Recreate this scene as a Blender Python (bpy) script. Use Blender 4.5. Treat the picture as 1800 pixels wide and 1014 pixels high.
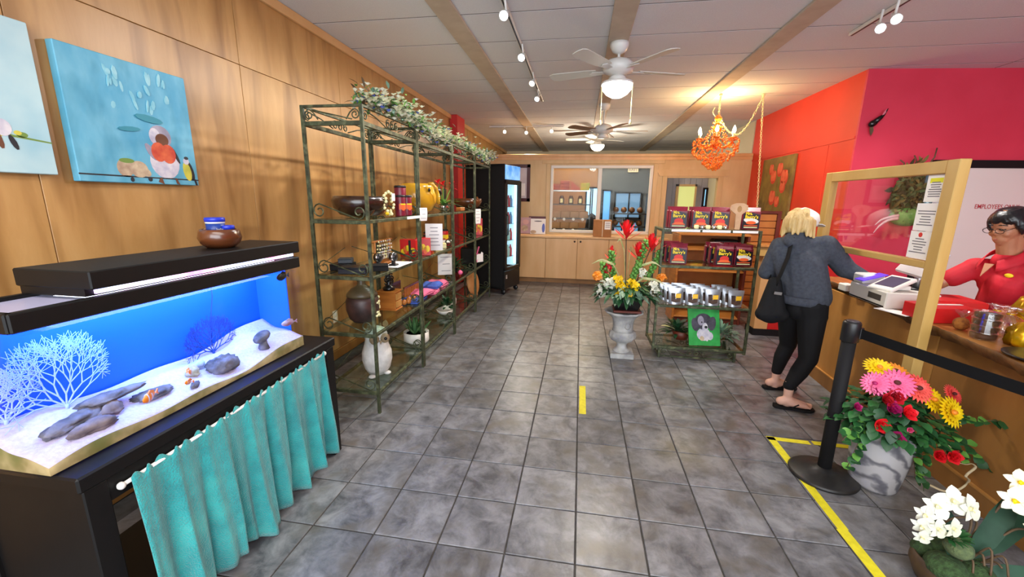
import bpy, bmesh, math, random
from mathutils import Vector as V, Matrix as Mx
random.seed(7)
C = bpy.context.scene
for o in list(bpy.data.objects): bpy.data.objects.remove(o, do_unlink=True)
COL = C.collection
PI = math.pi
# ---------------- camera, exposure, world, lights ----------------
cam = bpy.data.cameras.new('camera'); cam.sensor_width = 36; cam.lens = 36*720.897/1800; cam.clip_start = .05
co = bpy.data.objects.new('camera', cam); COL.objects.link(co)
_y, _p, _r = [math.radians(a) for a in (9.2061, 12.25805, .74358)]
_f = V((-math.sin(_y)*math.cos(_p), math.cos(_y)*math.cos(_p), -math.sin(_p)))
_x = V((math.cos(_y), math.sin(_y), 0)); _u = _x.cross(_f)
_x2 = _x*math.cos(_r)+_u*math.sin(_r); _u2 = -_x*math.sin(_r)+_u*math.cos(_r)
co.matrix_world = Mx(((_x2.x,_u2.x,-_f.x,0),(_x2.y,_u2.y,-_f.y,0),(_x2.z,_u2.z,-_f.z,1.584),(0,0,0,1)))
C.camera = co
C.view_settings.view_transform = 'Standard'; C.view_settings.look = 'None'
C.view_settings.gamma = 1; C.view_settings.use_curve_mapping = False
C.view_settings.exposure = 0.0
w = bpy.data.worlds.new('world'); C.world = w; w.use_nodes = True
bg = w.node_tree.nodes['Background']; bg.inputs[0].default_value = (.80,.90,1,1); bg.inputs[1].default_value = 1.5
def lamp(name, kind, loc, power, col=(1,1,1), size=.1, size_y=None, aim=None, spot=None, blend=.5):
    l = bpy.data.lights.new(name, kind); l.energy = power; l.color = col
    if kind == 'AREA':
        l.size = size
        if size_y: l.shape = 'RECTANGLE'; l.size_y = size_y
    else: l.shadow_soft_size = size
    if spot: l.spot_size = math.radians(spot); l.spot_blend = blend
    o = bpy.data.objects.new(name, l); COL.objects.link(o); o.location = loc
    if aim is not None: o.rotation_euler = (V(aim)-V(loc)).to_track_quat('-Z','Y').to_euler()
    return o
# daylight through the storefront behind the camera
lamp('storefront_daylight', 'AREA', (0.6,-3.3,1.75), 300, (.86,.93,1), 5.6, 2.4, aim=(0.6,4,1.95))
# unseen fill light added near the ceiling, above and behind the camera
lamp('front_fill_light', 'AREA', (0.3,-.6,2.98), 120, (1,.95,.88), 3.6, 1.6, aim=(.3,-.6,0))
# unseen area light over the back room, with no fixture built
lamp('back_room_area_light', 'AREA', (.3,10.2,2.98), 42, (1,.9,.75), 3.2, 1.2, aim=(.3,10.2,0))
# ---------------- materials ----------------
def lin(h):
    h = h.lstrip('#'); r = []
    for i in (0,2,4):
        c = int(h[i:i+2],16)/255
        r.append(c/12.92 if c <= .04045 else ((c+.055)/1.055)**2.4)
    return (*r,1)
MATS = {}
def mat(name, c, c2=None, scale=6, stretch=(1,1,1), rough=.5, metal=0, bump=0, bscale=60, emit=0, rand=0, detail=4, lo=.35, hi=.65, coat=0, spec=.5, wave=None, sheen=0, jitter=0, dist=0, c3=None, s3=2, trans=0, ior=1.45):
    m = bpy.data.materials.new(name); m.use_nodes = True; N = m.node_tree.nodes; L = m.node_tree.links
    b = N['Principled BSDF']; b.inputs['Roughness'].default_value = rough; b.inputs['Metallic'].default_value = metal
    b.inputs['Specular IOR Level'].default_value = spec
    if coat: b.inputs['Coat Weight'].default_value = coat; b.inputs['Coat Roughness'].default_value = .15
    if sheen: b.inputs['Sheen Weight'].default_value = sheen
    if trans: b.inputs['Transmission Weight'].default_value = trans; b.inputs['IOR'].default_value = ior
    A = lin(c); b.inputs['Base Color'].default_value = A
    if emit:
        b.inputs['Emission Color'].default_value = A; b.inputs['Emission Strength'].default_value = emit
    out = None
    if c2 or bump or wave:
        tc = N.new('ShaderNodeTexCoord'); mp = N.new('ShaderNodeMapping'); mp.inputs['Scale'].default_value = stretch
        src = tc.outputs['Object']
        if jitter:
            oi = N.new('ShaderNodeObjectInfo'); vm = N.new('ShaderNodeVectorMath'); vm.operation = 'ADD'
            ml = N.new('ShaderNodeMath'); ml.operation = 'MULTIPLY'; ml.inputs[1].default_value = jitter
            L.new(oi.outputs['Random'], ml.inputs[0]); L.new(src, vm.inputs[0]); L.new(ml.outputs[0], vm.inputs[1]); src = vm.outputs[0]
        L.new(src, mp.inputs[0])
    def noise(sc, dt):
        n = N.new('ShaderNodeTexNoise'); n.inputs['Scale'].default_value = sc; n.inputs['Detail'].default_value = dt
        n.inputs['Distortion'].default_value = dist; n.inputs['Roughness'].default_value = .68 if dt > 9 else .5; L.new(mp.outputs[0], n.inputs['Vector']); return n.outputs[0]
    def mixc(fac, a, bcol, l, h):
        mr = N.new('ShaderNodeMapRange'); mr.inputs[1].default_value = l; mr.inputs[2].default_value = h; L.new(fac, mr.inputs[0])
        mx = N.new('ShaderNodeMix'); mx.data_type = 'RGBA'; L.new(mr.outputs[0], mx.inputs[0])
        if isinstance(a, tuple): mx.inputs[6].default_value = a
        else: L.new(a, mx.inputs[6])
        mx.inputs[7].default_value = bcol; return mx.outputs[2]
    if c2:
        if wave:
            n = N.new('ShaderNodeTexWave'); n.inputs['Scale'].default_value = scale; n.inputs['Distortion'].default_value = wave[0]
            n.inputs['Detail'].default_value = 3; n.inputs['Detail Scale'].default_value = wave[1]; n.bands_direction = wave[2]
            L.new(mp.outputs[0], n.inputs['Vector']); f = n.outputs['Fac']
        else: f = noise(scale, detail)
        out = mixc(f, A, lin(c2), lo, hi)
        if c3: out = mixc(noise(s3, 3), out, lin(c3), .5, .75)
    if rand:
        oi = N.new('ShaderNodeObjectInfo'); mr = N.new('ShaderNodeMapRange'); mr.inputs[3].default_value = 1-rand; mr.inputs[4].default_value = 1+rand
        L.new(oi.outputs['Random'], mr.inputs[0]); h = N.new('ShaderNodeHueSaturation'); L.new(mr.outputs[0], h.inputs['Value'])
        if out is None: h.inputs['Color'].default_value = A
        else: L.new(out, h.inputs['Color'])
        out = h.outputs[0]
    if out is not None:
        L.new(out, b.inputs['Base Color'])
        if emit: L.new(out, b.inputs['Emission Color'])
    if bump:
        bn = N.new('ShaderNodeBump'); bn.inputs['Strength'].default_value = bump; bn.inputs['Distance'].default_value = .01
        L.new(noise(bscale, 3), bn.inputs['Height']); L.new(bn.outputs[0], b.inputs['Normal'])
    MATS[name] = m; return m
def pane_mat(name, tint=(1,1,1,1), gloss=.06, fres=1.45, rough=0.0):
    m = bpy.data.materials.new(name); m.use_nodes = True; N = m.node_tree.nodes; L = m.node_tree.links
    N.remove(N['Principled BSDF']); t = N.new('ShaderNodeBsdfTransparent'); t.inputs[0].default_value = tint
    g = N.new('ShaderNodeBsdfGlossy'); g.inputs['Roughness'].default_value = rough; g.inputs[0].default_value = (1,1,1,1)
    lw_ = N.new('ShaderNodeLayerWeight'); lw_.inputs[0].default_value = .5; pw_ = N.new('ShaderNodeMath'); pw_.operation = 'POWER'; pw_.inputs[1].default_value = 5; L.new(lw_.outputs['Facing'], pw_.inputs[0])
    fr = N.new('ShaderNodeMath'); fr.operation = 'MULTIPLY'; fr.inputs[1].default_value = .8*(fres-1)/.45; L.new(pw_.outputs[0], fr.inputs[0])
    ad = N.new('ShaderNodeMath'); ad.operation = 'ADD'; ad.inputs[1].default_value = gloss; ad.use_clamp = True
    mx = N.new('ShaderNodeMixShader'); L.new(fr.outputs[0], ad.inputs[0]); L.new(ad.outputs[0], mx.inputs[0])
    L.new(t.outputs[0], mx.inputs[1]); L.new(g.outputs[0], mx.inputs[2]); L.new(mx.outputs[0], N['Material Output'].inputs[0])
    MATS[name] = m; return m
m = mat
plywood = m('birch_plywood','#c4975e','#ac7e44',scale=3,stretch=(1,2.2,.35),rough=.38,lo=.3,hi=.72,detail=11,dist=.5,c3='#855a2c',s3=2.4,jitter=9,spec=.4)
plywood2 = m('partition_plywood','#d6b888','#c6a470',scale=3,stretch=(2,1,.5),rough=.5,lo=.3,hi=.75,detail=5,jitter=5)
cabwood = m('cabinet_birch','#dcb07a','#d0a066',scale=2.5,stretch=(2,1,.4),rough=.4,detail=5,jitter=4)
counterwood = m('counter_birch','#c08a48','#a87434',scale=3,stretch=(1,2,.5),rough=.45,detail=5)
darkply = m('counter_front_panel','#9a6a34','#845826',scale=3,stretch=(1,2,.5),rough=.5,detail=5)
framewood = m('screen_frame_wood','#c8a460','#b8924c',scale=4,stretch=(3,1,.4),rough=.5)
koa = m('live_edge_koa','#c08648','#94602e',scale=5,stretch=(2.5,.5,1),rough=.3,detail=7,dist=1,c3='#744420',s3=3)
barkwood = m('slab_bark','#5a3a1c','#7d5428',scale=14,rough=.7,bump=.6,bscale=30)
slate = m('slate_tile','#88888b','#4d4d51',scale=8,rough=.34,detail=12,dist=.4,rand=.16,bump=.2,bscale=14,jitter=40,lo=.36,hi=.66,c3='#625c54',s3=5)
grout = m('grout','#4a4744','#38342f',scale=20,rough=.9)
ceilback = m('ceiling_joint','#6a6765',rough=.9)
ceilm = m('ceiling_panel','#e0e4ea','#d8dce2',scale=120,rough=.9,bump=.25,bscale=190,spec=.1)
battenm = m('ceiling_batten','#c4b8a6','#b8aa98',scale=6,rough=.8)
white = m('white_paint','#e2dfd8',rough=.5); cream = m('cream_paint','#d8ccb0',rough=.6)
orange_w = m('orange_wall_paint','#e8442a','#e04026',scale=2,rough=.55); red_w = m('crimson_wall_paint','#de3f58','#d63850',scale=2,rough=.6,bump=.08,bscale=160)
red_p = m('red_paint','#c8201c',rough=.5)
black = m('black_plastic','#161517',rough=.4); blackm = m('black_matte','#121113',rough=.75,spec=.3)
tankblack = m('black_lacquer','#0b0a0a','#0e0c0b',scale=20,rough=.5,spec=.3)
greenm = m('verdigris_iron','#4a5238','#353626',scale=30,rough=.5,metal=.35,detail=5,c3='#767a58',s3=18)
glass = pane_mat('clear_pane',(.95,.97,.96,1),.005); greenglass = pane_mat('shelf_glass',(.86,.95,.90,1),.04)
tankglass = pane_mat('tank_glass',(.98,.99,1,1),.004); plexi = pane_mat('plexiglass',(.96,.96,.96,1),.05)
water = pane_mat('tank_water',(.90,.96,1,1),.0,1.05)
teal = m('teal_terry','#1fa0a0','#178a8c',scale=14,rough=.95,bump=.9,bscale=160,sheen=.4,c3='#38b2ac',s3=5)
sandm = m('white_sand','#c2b8d0','#b4a8c4',scale=90,rough=.95,bump=.3,bscale=250)
sandside = m('wet_sand_edge','#a89468','#7e6c40',scale=12,rough=.9,c3='#5d5c28',s3=6)
bluebg = m('blue_tank_backing','#0258f4',rough=.6)
rockm = m('dark_reef_rock','#3c3a40','#76727c',scale=14,rough=.9,bump=.8,bscale=30,detail=6)
coralw = m('pale_sea_fan','#a4b8dc',rough=.8); corald = m('purple_sea_fan','#1b3a86',rough=.8)
urnm = m('weathered_stone','#bdbcb8','#8f8f90',scale=9,rough=.75,bump=.4,bscale=40,detail=6)
marble = m('striped_marble','#bcbcc0','#6c6d76',scale=5,stretch=(1,.7,1.1),rough=.5,wave=(6,1.5,'DIAGONAL'),lo=.5,hi=1.0)
leafm = m('leaf_green','#2f6a34','#1f4a28',scale=9,rough=.5,rand=.2); leafd = m('deep_leaf','#1c4226','#2a5a34',scale=8,rough=.5)
leafl = m('light_leaf','#6fa84a','#548a38',scale=10,rough=.5); leafg = m('grey_green_leaf','#7c9a84','#587862',scale=10,rough=.5)
stemm = m('stem_brown','#5a4630',rough=.7)
redfl = m('red_flower','#d8161e',rough=.5); pinkfl = m('pink_petal','#f0508c','#f77aa6',scale=6,rough=.5); coralfl = m('coral_petal','#f04a48','#f6685a',scale=6,rough=.5)
yelfl = m('yellow_petal','#f6d414','#eec008',scale=6,rough=.5); orfl = m('orange_petal','#f0902a',rough=.5); magfl = m('magenta_petal','#a81860',rough=.5)
whitefl = m('white_petal','#dcdccf','#ccceb8',scale=6,rough=.55); creamfl = m('cream_petal','#ece4aa',rough=.55); bluefl = m('blue_flower','#5a6cc0',rough=.6); darkred = m('dark_red_rose','#a8101e','#c81c2c',scale=20,rough=.5)
potblack = m('black_pot','#0e0d0e',rough=.25)
woodbowl = m('turned_bowl_wood','#6a3a1e','#4a2612',scale=4,stretch=(1,1,4),rough=.25,coat=.5,detail=6)
walnut = m('dark_bowl_wood','#3e2618','#2c1a10',scale=5,rough=.25,coat=.4)
honey = m('honey_wood','#b8702c','#9a5820',scale=6,stretch=(1,1,4),rough=.4)
redwood = m('slatwall_red','#6e2a16','#5c2212',scale=6,rough=.5)
slatm = m('slatwall_honey','#c4803a','#b4702e',scale=5,rough=.45)
paper = m('white_paper','#f2f0ee',rough=.7); inkm = m('grey_ink','#7c7a80',rough=.8); redink = m('red_ink','#b8303c',rough=.7); yelmark = m('yellow_marker','#e0e020',rough=.7)
cardboard = m('cardboard','#b07a48','#a06c3e',scale=6,rough=.8)
redbox = m('red_box','#d01c1c','#bc1418',scale=6,rough=.4); winebag = m('wine_red_bag','#5e1426','#8a2438',scale=12,rough=.3,lo=.3,hi=.7); bagblack = m('bag_black','#17101a',rough=.35)
goldtx = m('yellow_lettering','#f0d020',rough=.5); orangetx = m('orange_print','#e8622a',rough=.5); redtx = m('red_print','#d83028',rough=.5)
silver = m('silver_foil','#b8bac0','#9a9ca4',scale=10,rough=.28,metal=.6); nuts = m('nut_brown','#4e3020','#2c1c14',scale=30,rough=.6)
yellab = m('yellow_label','#ecb81a',rough=.5)
steel = m('brushed_steel','#a8a8a8',rough=.3,metal=.9); chrome = m('chrome','#d0d0d0',rough=.15,metal=1)
skin = m('skin_fair','#e2b6a2','#d6a28e',scale=12,rough=.5); skin2 = m('skin_tan','#b07858','#a06a4c',scale=12,rough=.5)
blond = m('blond_hair','#d9bd84','#b89558',scale=14,stretch=(4,4,.6),rough=.5,bump=.6,bscale=40); bhair = m('black_hair','#0c0b0d','#17161a',scale=12,rough=.35)
hoodm = m('charcoal_fleece','#40454f','#363a44',scale=50,rough=.9,bump=.3,bscale=30); legg = m('black_leggings','#0d0d10',rough=.8,spec=.3)
polom = m('red_polo','#c8142a','#b01024',scale=8,rough=.75,bump=.3,bscale=16)
yeltape = m('yellow_tape','#e6da28','#d8ca20',scale=30,rough=.6)
beltm = m('belt_webbing','#0c0c0e',rough=.85,spec=.2)
bulbm = m('lit_bulb','#fff0d0',emit=14); bowlm = m('lit_bowl','#fff8ec',emit=6); spotm = m('lit_spot','#f4f8ff',emit=16); spotw = m('lit_spot_warm','#fff0d8',emit=14)
fanw = m('fan_white','#dcdcd8',rough=.4); bladem = m('fan_blade','#cfd0c8',rough=.5); bladeb = m('fan_blade_brown','#8d7357',rough=.5)
orglass = m('orange_crystal','#f8902e','#ea641a',scale=12,rough=.12,spec=.7)
purple = m('violet_screen','#5a3ac8',rough=.4,emit=.5)
goldwrap = m('gold_foil','#d8ac10','#a87c06',scale=14,rough=.25,metal=.6)
def lit(name, c, e): return m(name, c, emit=e)
# ---------------- mesh helpers ----------------
def frame_from(d):
    d = V(d).normalized(); a = V((0,0,1)) if abs(d.z) < .9 else V((1,0,0)); x = a.cross(d).normalized(); return x, d.cross(x), d
class MB:
    def __init__(s): s.v = []; s.f = []; s.m = []; s.s = []
    def add(s, vs, fs, mi=0, sm=False, X=None):
        k = len(s.v); s.v += [tuple(X @ V(p)) for p in vs] if X is not None else [tuple(p) for p in vs]
        s.f += [tuple(i+k for i in f) for f in fs]; s.m += [mi]*len(fs); s.s += [sm]*len(fs); return s
    def bx(s, c, d, mi=0, R=None, b=0):
        hx,hy,hz = d[0]/2,d[1]/2,d[2]/2; c = V(c); T = Mx.Translation(c) @ (R.to_4x4() if R is not None else Mx())
        if b:
            b = min(b,hx*.9,hy*.9,hz*.9); vs=[]; idx={}
            for sx in (-1,1):
                for sy in (-1,1):
                    for sz in (-1,1):
                        for a in range(3):
                            p=[sx*hx,sy*hy,sz*hz]
                            for q in range(3):
                                if q!=a: p[q]-= (sx,sy,sz)[q]*b
                            idx[sx,sy,sz,a]=len(vs); vs.append(p)
            bm = bmesh.new(); bv=[bm.verts.new(p) for p in vs]; bmesh.ops.convex_hull(bm,input=bv)
            bmesh.ops.dissolve_limit(bm,angle_limit=.01,verts=bm.verts,edges=bm.edges)
            bm.verts.index_update(); s.add([v.co[:] for v in bm.verts],[[v.index for v in f.verts] for f in bm.faces],mi,False,T); bm.free(); return s
        vs = [(x,y,z) for x in(-hx,hx) for y in(-hy,hy) for z in(-hz,hz)]
        return s.add(vs,[(0,1,3,2),(4,6,7,5),(0,4,5,1),(2,3,7,6),(0,2,6,4),(1,5,7,3)],mi,False,T)
    def b2(s, a, b, mi=0, bev=0):
        return s.bx([(a[i]+b[i])/2 for i in range(3)],[abs(b[i]-a[i]) for i in range(3)],mi,None,bev)
    def tube(s, pts, r, n=6, mi=0, sm=True, cap=True, flat=1):
        pts=[V(p) for p in pts]; k=len(pts); rs = r if isinstance(r,(list,tuple)) else [r]*k
        t0=(pts[1]-pts[0]); x,y,_=frame_from(t0); vs=[]
        for i,p in enumerate(pts):
            t=(pts[min(i+1,k-1)]-pts[max(i-1,0)])
            if t.length<1e-9: t=t0
            t.normalize(); x=(x-t*x.dot(t)); x = x.normalized() if x.length>1e-6 else frame_from(t)[0]; y=t.cross(x)
            vs+=[p+(x*math.cos(2*PI*j/n)+y*flat*math.sin(2*PI*j/n))*rs[i] for j in range(n)]
        fs=[(i*n+j,i*n+(j+1)%n,(i+1)*n+(j+1)%n,(i+1)*n+j) for i in range(k-1) for j in range(n)]
        if cap: fs+=[tuple(range(n))[::-1],tuple((k-1)*n+j for j in range(n))]
        return s.add(vs,fs,mi,sm)
    def cyl(s,a,b,r,r2=None,n=12,mi=0,sm=True): return s.tube([a,b],[r,r if r2 is None else r2],n,mi,sm)
    def lathe(s, prof, n=20, c=(0,0,0), mi=0, sm=True, fn=None, X=None, sc=(1,1)):
        vs=[]; k=len(prof)
        for i,(r,z) in enumerate(prof):
            for j in range(n):
                a=2*PI*j/n; rr=r*(fn(a,i,z) if fn else 1); vs.append((c[0]+rr*math.cos(a)*sc[0],c[1]+rr*math.sin(a)*sc[1],c[2]+z))
        fs=[(i*n+j,i*n+(j+1)%n,(i+1)*n+(j+1)%n,(i+1)*n+j) for i in range(k-1) for j in range(n)]
        if prof[0][0]>1e-4: fs.append(tuple(range(n))[::-1])
        if prof[-1][0]>1e-4: fs.append(tuple((k-1)*n+j for j in range(n)))
        return s.add(vs,fs,mi,sm,X)
    def sph(s,c,r,nu=10,nv=7,mi=0,X=None,sm=True):
        r = (r,r,r) if not isinstance(r,(tuple,list)) else r; vs=[(0,0,-1)]; 
        for i in range(1,nv):
            t=-PI/2+PI*i/nv; vs+=[(math.cos(t)*math.cos(2*PI*j/nu),math.cos(t)*math.sin(2*PI*j/nu),math.sin(t)) for j in range(nu)]
        vs.append((0,0,1)); top=len(vs)-1
        fs=[(0,1+(j+1)%nu,1+j) for j in range(nu)]
        for i in range(nv-2): fs+=[(1+i*nu+j,1+i*nu+(j+1)%nu,1+(i+1)*nu+(j+1)%nu,1+(i+1)*nu+j) for j in range(nu)]
        k=1+(nv-2)*nu; fs+=[(k+j,k+(j+1)%nu,top) for j in range(nu)]
        T=Mx.Translation(V(c)) @ (X.to_4x4() if X is not None else Mx()) @ Mx.Diagonal((*r,1))
        return s.add(vs,fs,mi,sm,T)
    def prism(s, poly, o, U, W, h, mi=0, sm=False):
        o,U,W=V(o),V(U),V(W); Nn=U.cross(W).normalized(); k=len(poly)
        a=[o+U*p[0]+W*p[1] for p in poly]; vs=a+[q+Nn*h for q in a]
        fs=[tuple(range(k))[::-1],tuple(range(k,2*k))]+[(i,(i+1)%k,k+(i+1)%k,k+i) for i in range(k)]
        return s.add(vs,fs,mi,sm)
    def grid(s, fn, nu, nv, mi=0, sm=True, th=0):
        vs=[fn(i/nu,j/nv) for i in range(nu+1) for j in range(nv+1)]
        fs=[(i*(nv+1)+j,(i+1)*(nv+1)+j,(i+1)*(nv+1)+j+1,i*(nv+1)+j+1) for i in range(nu) for j in range(nv)]
        return s.add(vs,fs,mi,sm)
    def leaf(s, base, d, up, L, W, mi=0, bend=.25):
        base=V(base); d=V(d).normalized(); sd=d.cross(V(up)); sd = sd.normalized() if sd.length>1e-4 else frame_from(d)[0]; n=sd.cross(d)
        pts=[(0,.12),(.3,.9),(.6,1),(.85,.55),(1,.03)]; vs=[]
        for t,wd in pts:
            p=base+d*L*t-n*(bend*L*t*t); vs+=[p-sd*W/2*wd+n*W*.12*wd,p-n*.0,p+sd*W/2*wd+n*W*.12*wd]
        fs=[]
        for i in range(4):
            for j in (0,1): fs.append((i*3+j,i*3+j+1,i*3+j+4,i*3+j+3))
        return s.add(vs,fs,mi,True)
    def build(s, name, mats, parent=None, kind=None, local=False):
        me=bpy.data.meshes.new(name); off = V((0,0,0)) if (parent is None or local) else wloc(parent)
        me.from_pydata([(V(p)-off)[:] for p in s.v] if off.length else s.v,[],s.f)
        for mm in (mats if isinstance(mats,(list,tuple)) else [mats]): me.materials.append(mm)
        me.polygons.foreach_set('material_index',s.m); me.polygons.foreach_set('use_smooth',s.s); me.update()
        return link(name, me, parent, kind)
def link(name, me, parent=None, kind=None):
    o=bpy.data.objects.new(name,me); COL.objects.link(o)
    if parent: o.parent=parent
    if kind: o['kind']=kind
    return o
def wloc(o):
    p=V(o.location)
    while o.parent: o=o.parent; p+=V(o.location)
    return p
def tag(o,label=None,cat=None,group=None,kind=None):
    if label: o['label']=label
    if cat: o['category']=cat
    if group: o['group']=group
    if kind: o['kind']=kind
    return o
def thing(name,label,cat,loc=(0,0,0),rz=0,group=None):
    o=bpy.data.objects.new(name,None); COL.objects.link(o); o.location=loc; o.rotation_euler=(0,0,rz); o.empty_display_size=.05
    return tag(o,label,cat,group)
def dup(root,loc,rz=None,label=None,mats=None):
    r=root.copy(); COL.objects.link(r); r.location=loc
    if rz is not None: r.rotation_euler=(0,0,rz)
    if label: r['label']=label
    for ch in list(root.children):
        c=ch.copy(); COL.objects.link(c); c.parent=r
        for g in list(ch.children):
            d=g.copy(); COL.objects.link(d); d.parent=c
    return r
def solo(mb,name,mats,label,cat,group=None,base=None):
    "a thing that is one mesh; origin put at its base"
    xs=[p[0] for p in mb.v]; ys=[p[1] for p in mb.v]; zs=[p[2] for p in mb.v]
    b=V(base) if base else V(((min(xs)+max(xs))/2,(min(ys)+max(ys))/2,min(zs)))
    mb.v=[tuple(V(p)-b) for p in mb.v]; o=mb.build(name,mats); o.location=b; return tag(o,label,cat,group)
_tc={}
def text(body,size,o,U,W,mt,parent,name='lettering',ext=.0008,align='CENTER',bold=0,width=None):
    cu=bpy.data.curves.new('t','FONT'); cu.body=body; cu.size=1; cu.extrude=0; cu.align_x=align; cu.align_y='CENTER'; cu.resolution_u=2; cu.offset=bold
    ob=bpy.data.objects.new('t',cu); COL.objects.link(ob)
    bpy.context.view_layer.update()
    me=bpy.data.meshes.new_from_object(ob.evaluated_get(bpy.context.evaluated_depsgraph_get())); bpy.data.objects.remove(ob,do_unlink=True); bpy.data.curves.remove(cu)
    U=V(U).normalized(); W=V(W).normalized(); Nn=U.cross(W); off=wloc(parent) if parent else V()
    xs=[v.co.x for v in me.vertices]; sx=size
    if width and xs: sx=width/(max(xs)-min(xs))
    for v in me.vertices: v.co=V(o)-off+U*v.co.x*sx+W*v.co.y*size+Nn*ext
    me.materials.clear(); me.materials.append(mt); return link(name,me,parent)
def ell(cx,cy,rx,ry,n=18,rot=0):
    r=[]
    for i in range(n):
        a=2*PI*i/n; x,y=rx*math.cos(a),ry*math.sin(a); r.append((cx+x*math.cos(rot)-y*math.sin(rot),cy+x*math.sin(rot)+y*math.cos(rot)))
    return r
def organic(name,caps,ells,mats,parent,vox=.008,sm=4,mfn=None,local=False):
    mb=MB()
    for a,b,r0,r1 in caps:
        a,b=V(a),V(b); d=b-a; L=max(d.length,1e-4); x,y,z=frame_from(d); R=Mx((x,y,z)).transposed().to_4x4()
        pr=[(r0*math.sin(t*PI/10),-r0*math.cos(t*PI/10)) for t in range(0,6)]+[(r1*math.cos(t*PI/10),L+r1*math.sin(t*PI/10)) for t in range(0,6)]
        pr[0]=(1e-5,pr[0][1]); pr[-1]=(1e-5,pr[-1][1]); mb.lathe(pr,14,X=Mx.Translation(a)@R)
    for e in ells:
        mb.sph(e[0],e[1],16,10,X=e[2] if len(e)>2 else None)
    o=mb.build(name,mats,parent,local=local); md=o.modifiers.new('r','REMESH'); md.mode='VOXEL'; md.voxel_size=vox; s2=o.modifiers.new('s','SMOOTH'); s2.iterations=sm; s2.factor=.5
    bpy.context.view_layer.update()
    me=bpy.data.meshes.new_from_object(o.evaluated_get(bpy.context.evaluated_depsgraph_get())); o.modifiers.clear(); old=o.data; o.data=me; bpy.data.meshes.remove(old)
    off=wloc(parent) if (parent and not local) else V()
    me.polygons.foreach_set('use_smooth',[True]*len(me.polygons))
    if mfn: me.polygons.foreach_set('material_index',[mfn(p.center+off) for p in me.polygons])
    return o
def spiral(c,r,turns,a0,U,W,n=16,r1=.15,sgn=1):
    c,U,W=V(c),V(U),V(W); return [c+(U*math.cos(a0+sgn*2*PI*turns*t/n)+W*math.sin(a0+sgn*2*PI*turns*t/n))*(r*(1-(1-r1)*t/n)) for t in range(n+1)]
def rotz(a): return Mx.Rotation(a,3,'Z')
# ================= the room =================
T=.32; GX=.04828; GY=2.51349; H=3.03
fl=MB().b2((-2.5,-3.5,-.12),(5.3,13.2,-.006)).build('floor',grout,kind='structure')
tm=MB(); e=.0038; tm.bx((0,0,-.005),(T-2*e,T-2*e,.010),b=.002); tm.m=[0]*len(tm.f)
tme=bpy.data.meshes.new('tile'); tme.from_pydata(tm.v,[],tm.f); tme.materials.append(slate); tme.update()
far=MB(); cand=[]
for i in range(-8,16):
    for j in range(-18,19):
        x=GX+T*(i+.5); y=GY+T*(j+.5)
        if x<-2.3 or x>5.2 or y<-3.3 or y>8.5: continue
        vis = y>.75 and abs(x+.16*y)<1.3*y+.2 and x<2.75 and not (x<-1.5 and y<2.1) and not(x>2.2 and y<4.1)
        (cand if vis else far.v and [] or []).append((x,y)) if vis else far.bx((x,y,-.005),(T-2*e,T-2*e,.010))
cand.sort(key=lambda q:q[0]**2+q[1]**2)
for k,(x,y) in enumerate(cand):
    if k<290:
        o=link('tile',tme,fl); o.location=(x,y,random.uniform(-.0006,.0006)); o.rotation_euler=(0,0,random.choice((0,1,2,3))*PI/2)
    else: far.bx((x,y,-.005),(T-2*e,T-2*e,.010))
far.build('outer_tiles',slate,fl,'stuff')
# ceiling
ce=MB().b2((-2.5,-3.5,H+.0025),(5.3,13.2,H+.15)).build('ceiling',ceilback,kind='structure')
cols=[(-2.35,-1.21),(-1.03,.175),(.36,1.6),(1.78,3.09),(3.1,4.32),(4.33,5.25)]
ys=[3.579+.605*k for k in range(-12,16)]
pm={}
for (x0,x1) in cols:
    for y0 in ys:
        wd=round(x1-x0,3)
        if wd not in pm:
            b=MB().bx((0,0,.008),(wd+(.06 if x0<2 else -.006),.589,.014)); me=bpy.data.meshes.new('ceiling_panel'); me.from_pydata(b.v,[],b.f); me.materials.append(ceilm); me.update(); pm[wd]=me
        if x0>3 and y0>5.9: continue
        o=link('ceiling_panel',pm[wd],ce); o.location=((x0+x1)/2,y0+.3025,H)
for x0 in (-1.21,.175,1.60):
    MB().b2((x0,-3.4,H-.022),(x0+.183,13,H+.001),bev=.004).build('ceiling_batten',battenm,ce)
# left wall of plywood panels
wl=MB().b2((-2.5,-3.5,0),(-2.362,13.2,H+.02)).build('wall_left',darkply,kind='structure')
pmesh={}
def panel(y0,y1,z0,z1):
    k=(round(y1-y0,3),round(z1-z0,3))
    if k not in pmesh:
        b=MB().bx((0,0,0),(.012,k[0]-.004,k[1]-.004),b=.0015); me=bpy.data.meshes.new('plywood_panel'); me.from_pydata(b.v,[],b.f); me.materials.append(plywood); me.update(); pmesh[k]=me
    o=link('plywood_panel',pmesh[k],wl); o.location=(-2.356,(y0+y1)/2,(z0+z1)/2)
yy=[-3.38+1.22*k for k in range(0,9)]+[7.6]
for a,b in zip(yy[:-1],yy[1:]): panel(a,b,.09,2.46); panel(a,b,2.46,2.965)
for a,b in ((7.6,8.8),(8.8,10.0),(10.0,11.2),(11.2,12.4)): panel(a,b,.09,2.46); panel(a,b,2.46,2.965)
MB().b2((-2.352,-3.4,2.955),(-2.325,13.1,3.028),bev=.004).build('trim_1',cabwood,kind='structure')
MB().b2((-2.352,-3.4,0),(-2.335,13.1,.09),bev=.003).build('baseboard_left',darkply,kind='structure')
MB().b2((-2.352,7.42,0),(-2.22,7.9,3.028),bev=.004).build('trim_2',red_p,kind='structure')
ot=thing('wall_outlet','ivory power outlet low on the plywood wall','outlet',(-2.345,3.572,.375))
MB().bx((-2.346,3.572,.43),(.006,.075,.118),b=.002).build('cover_plate',cream,ot)
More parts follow.
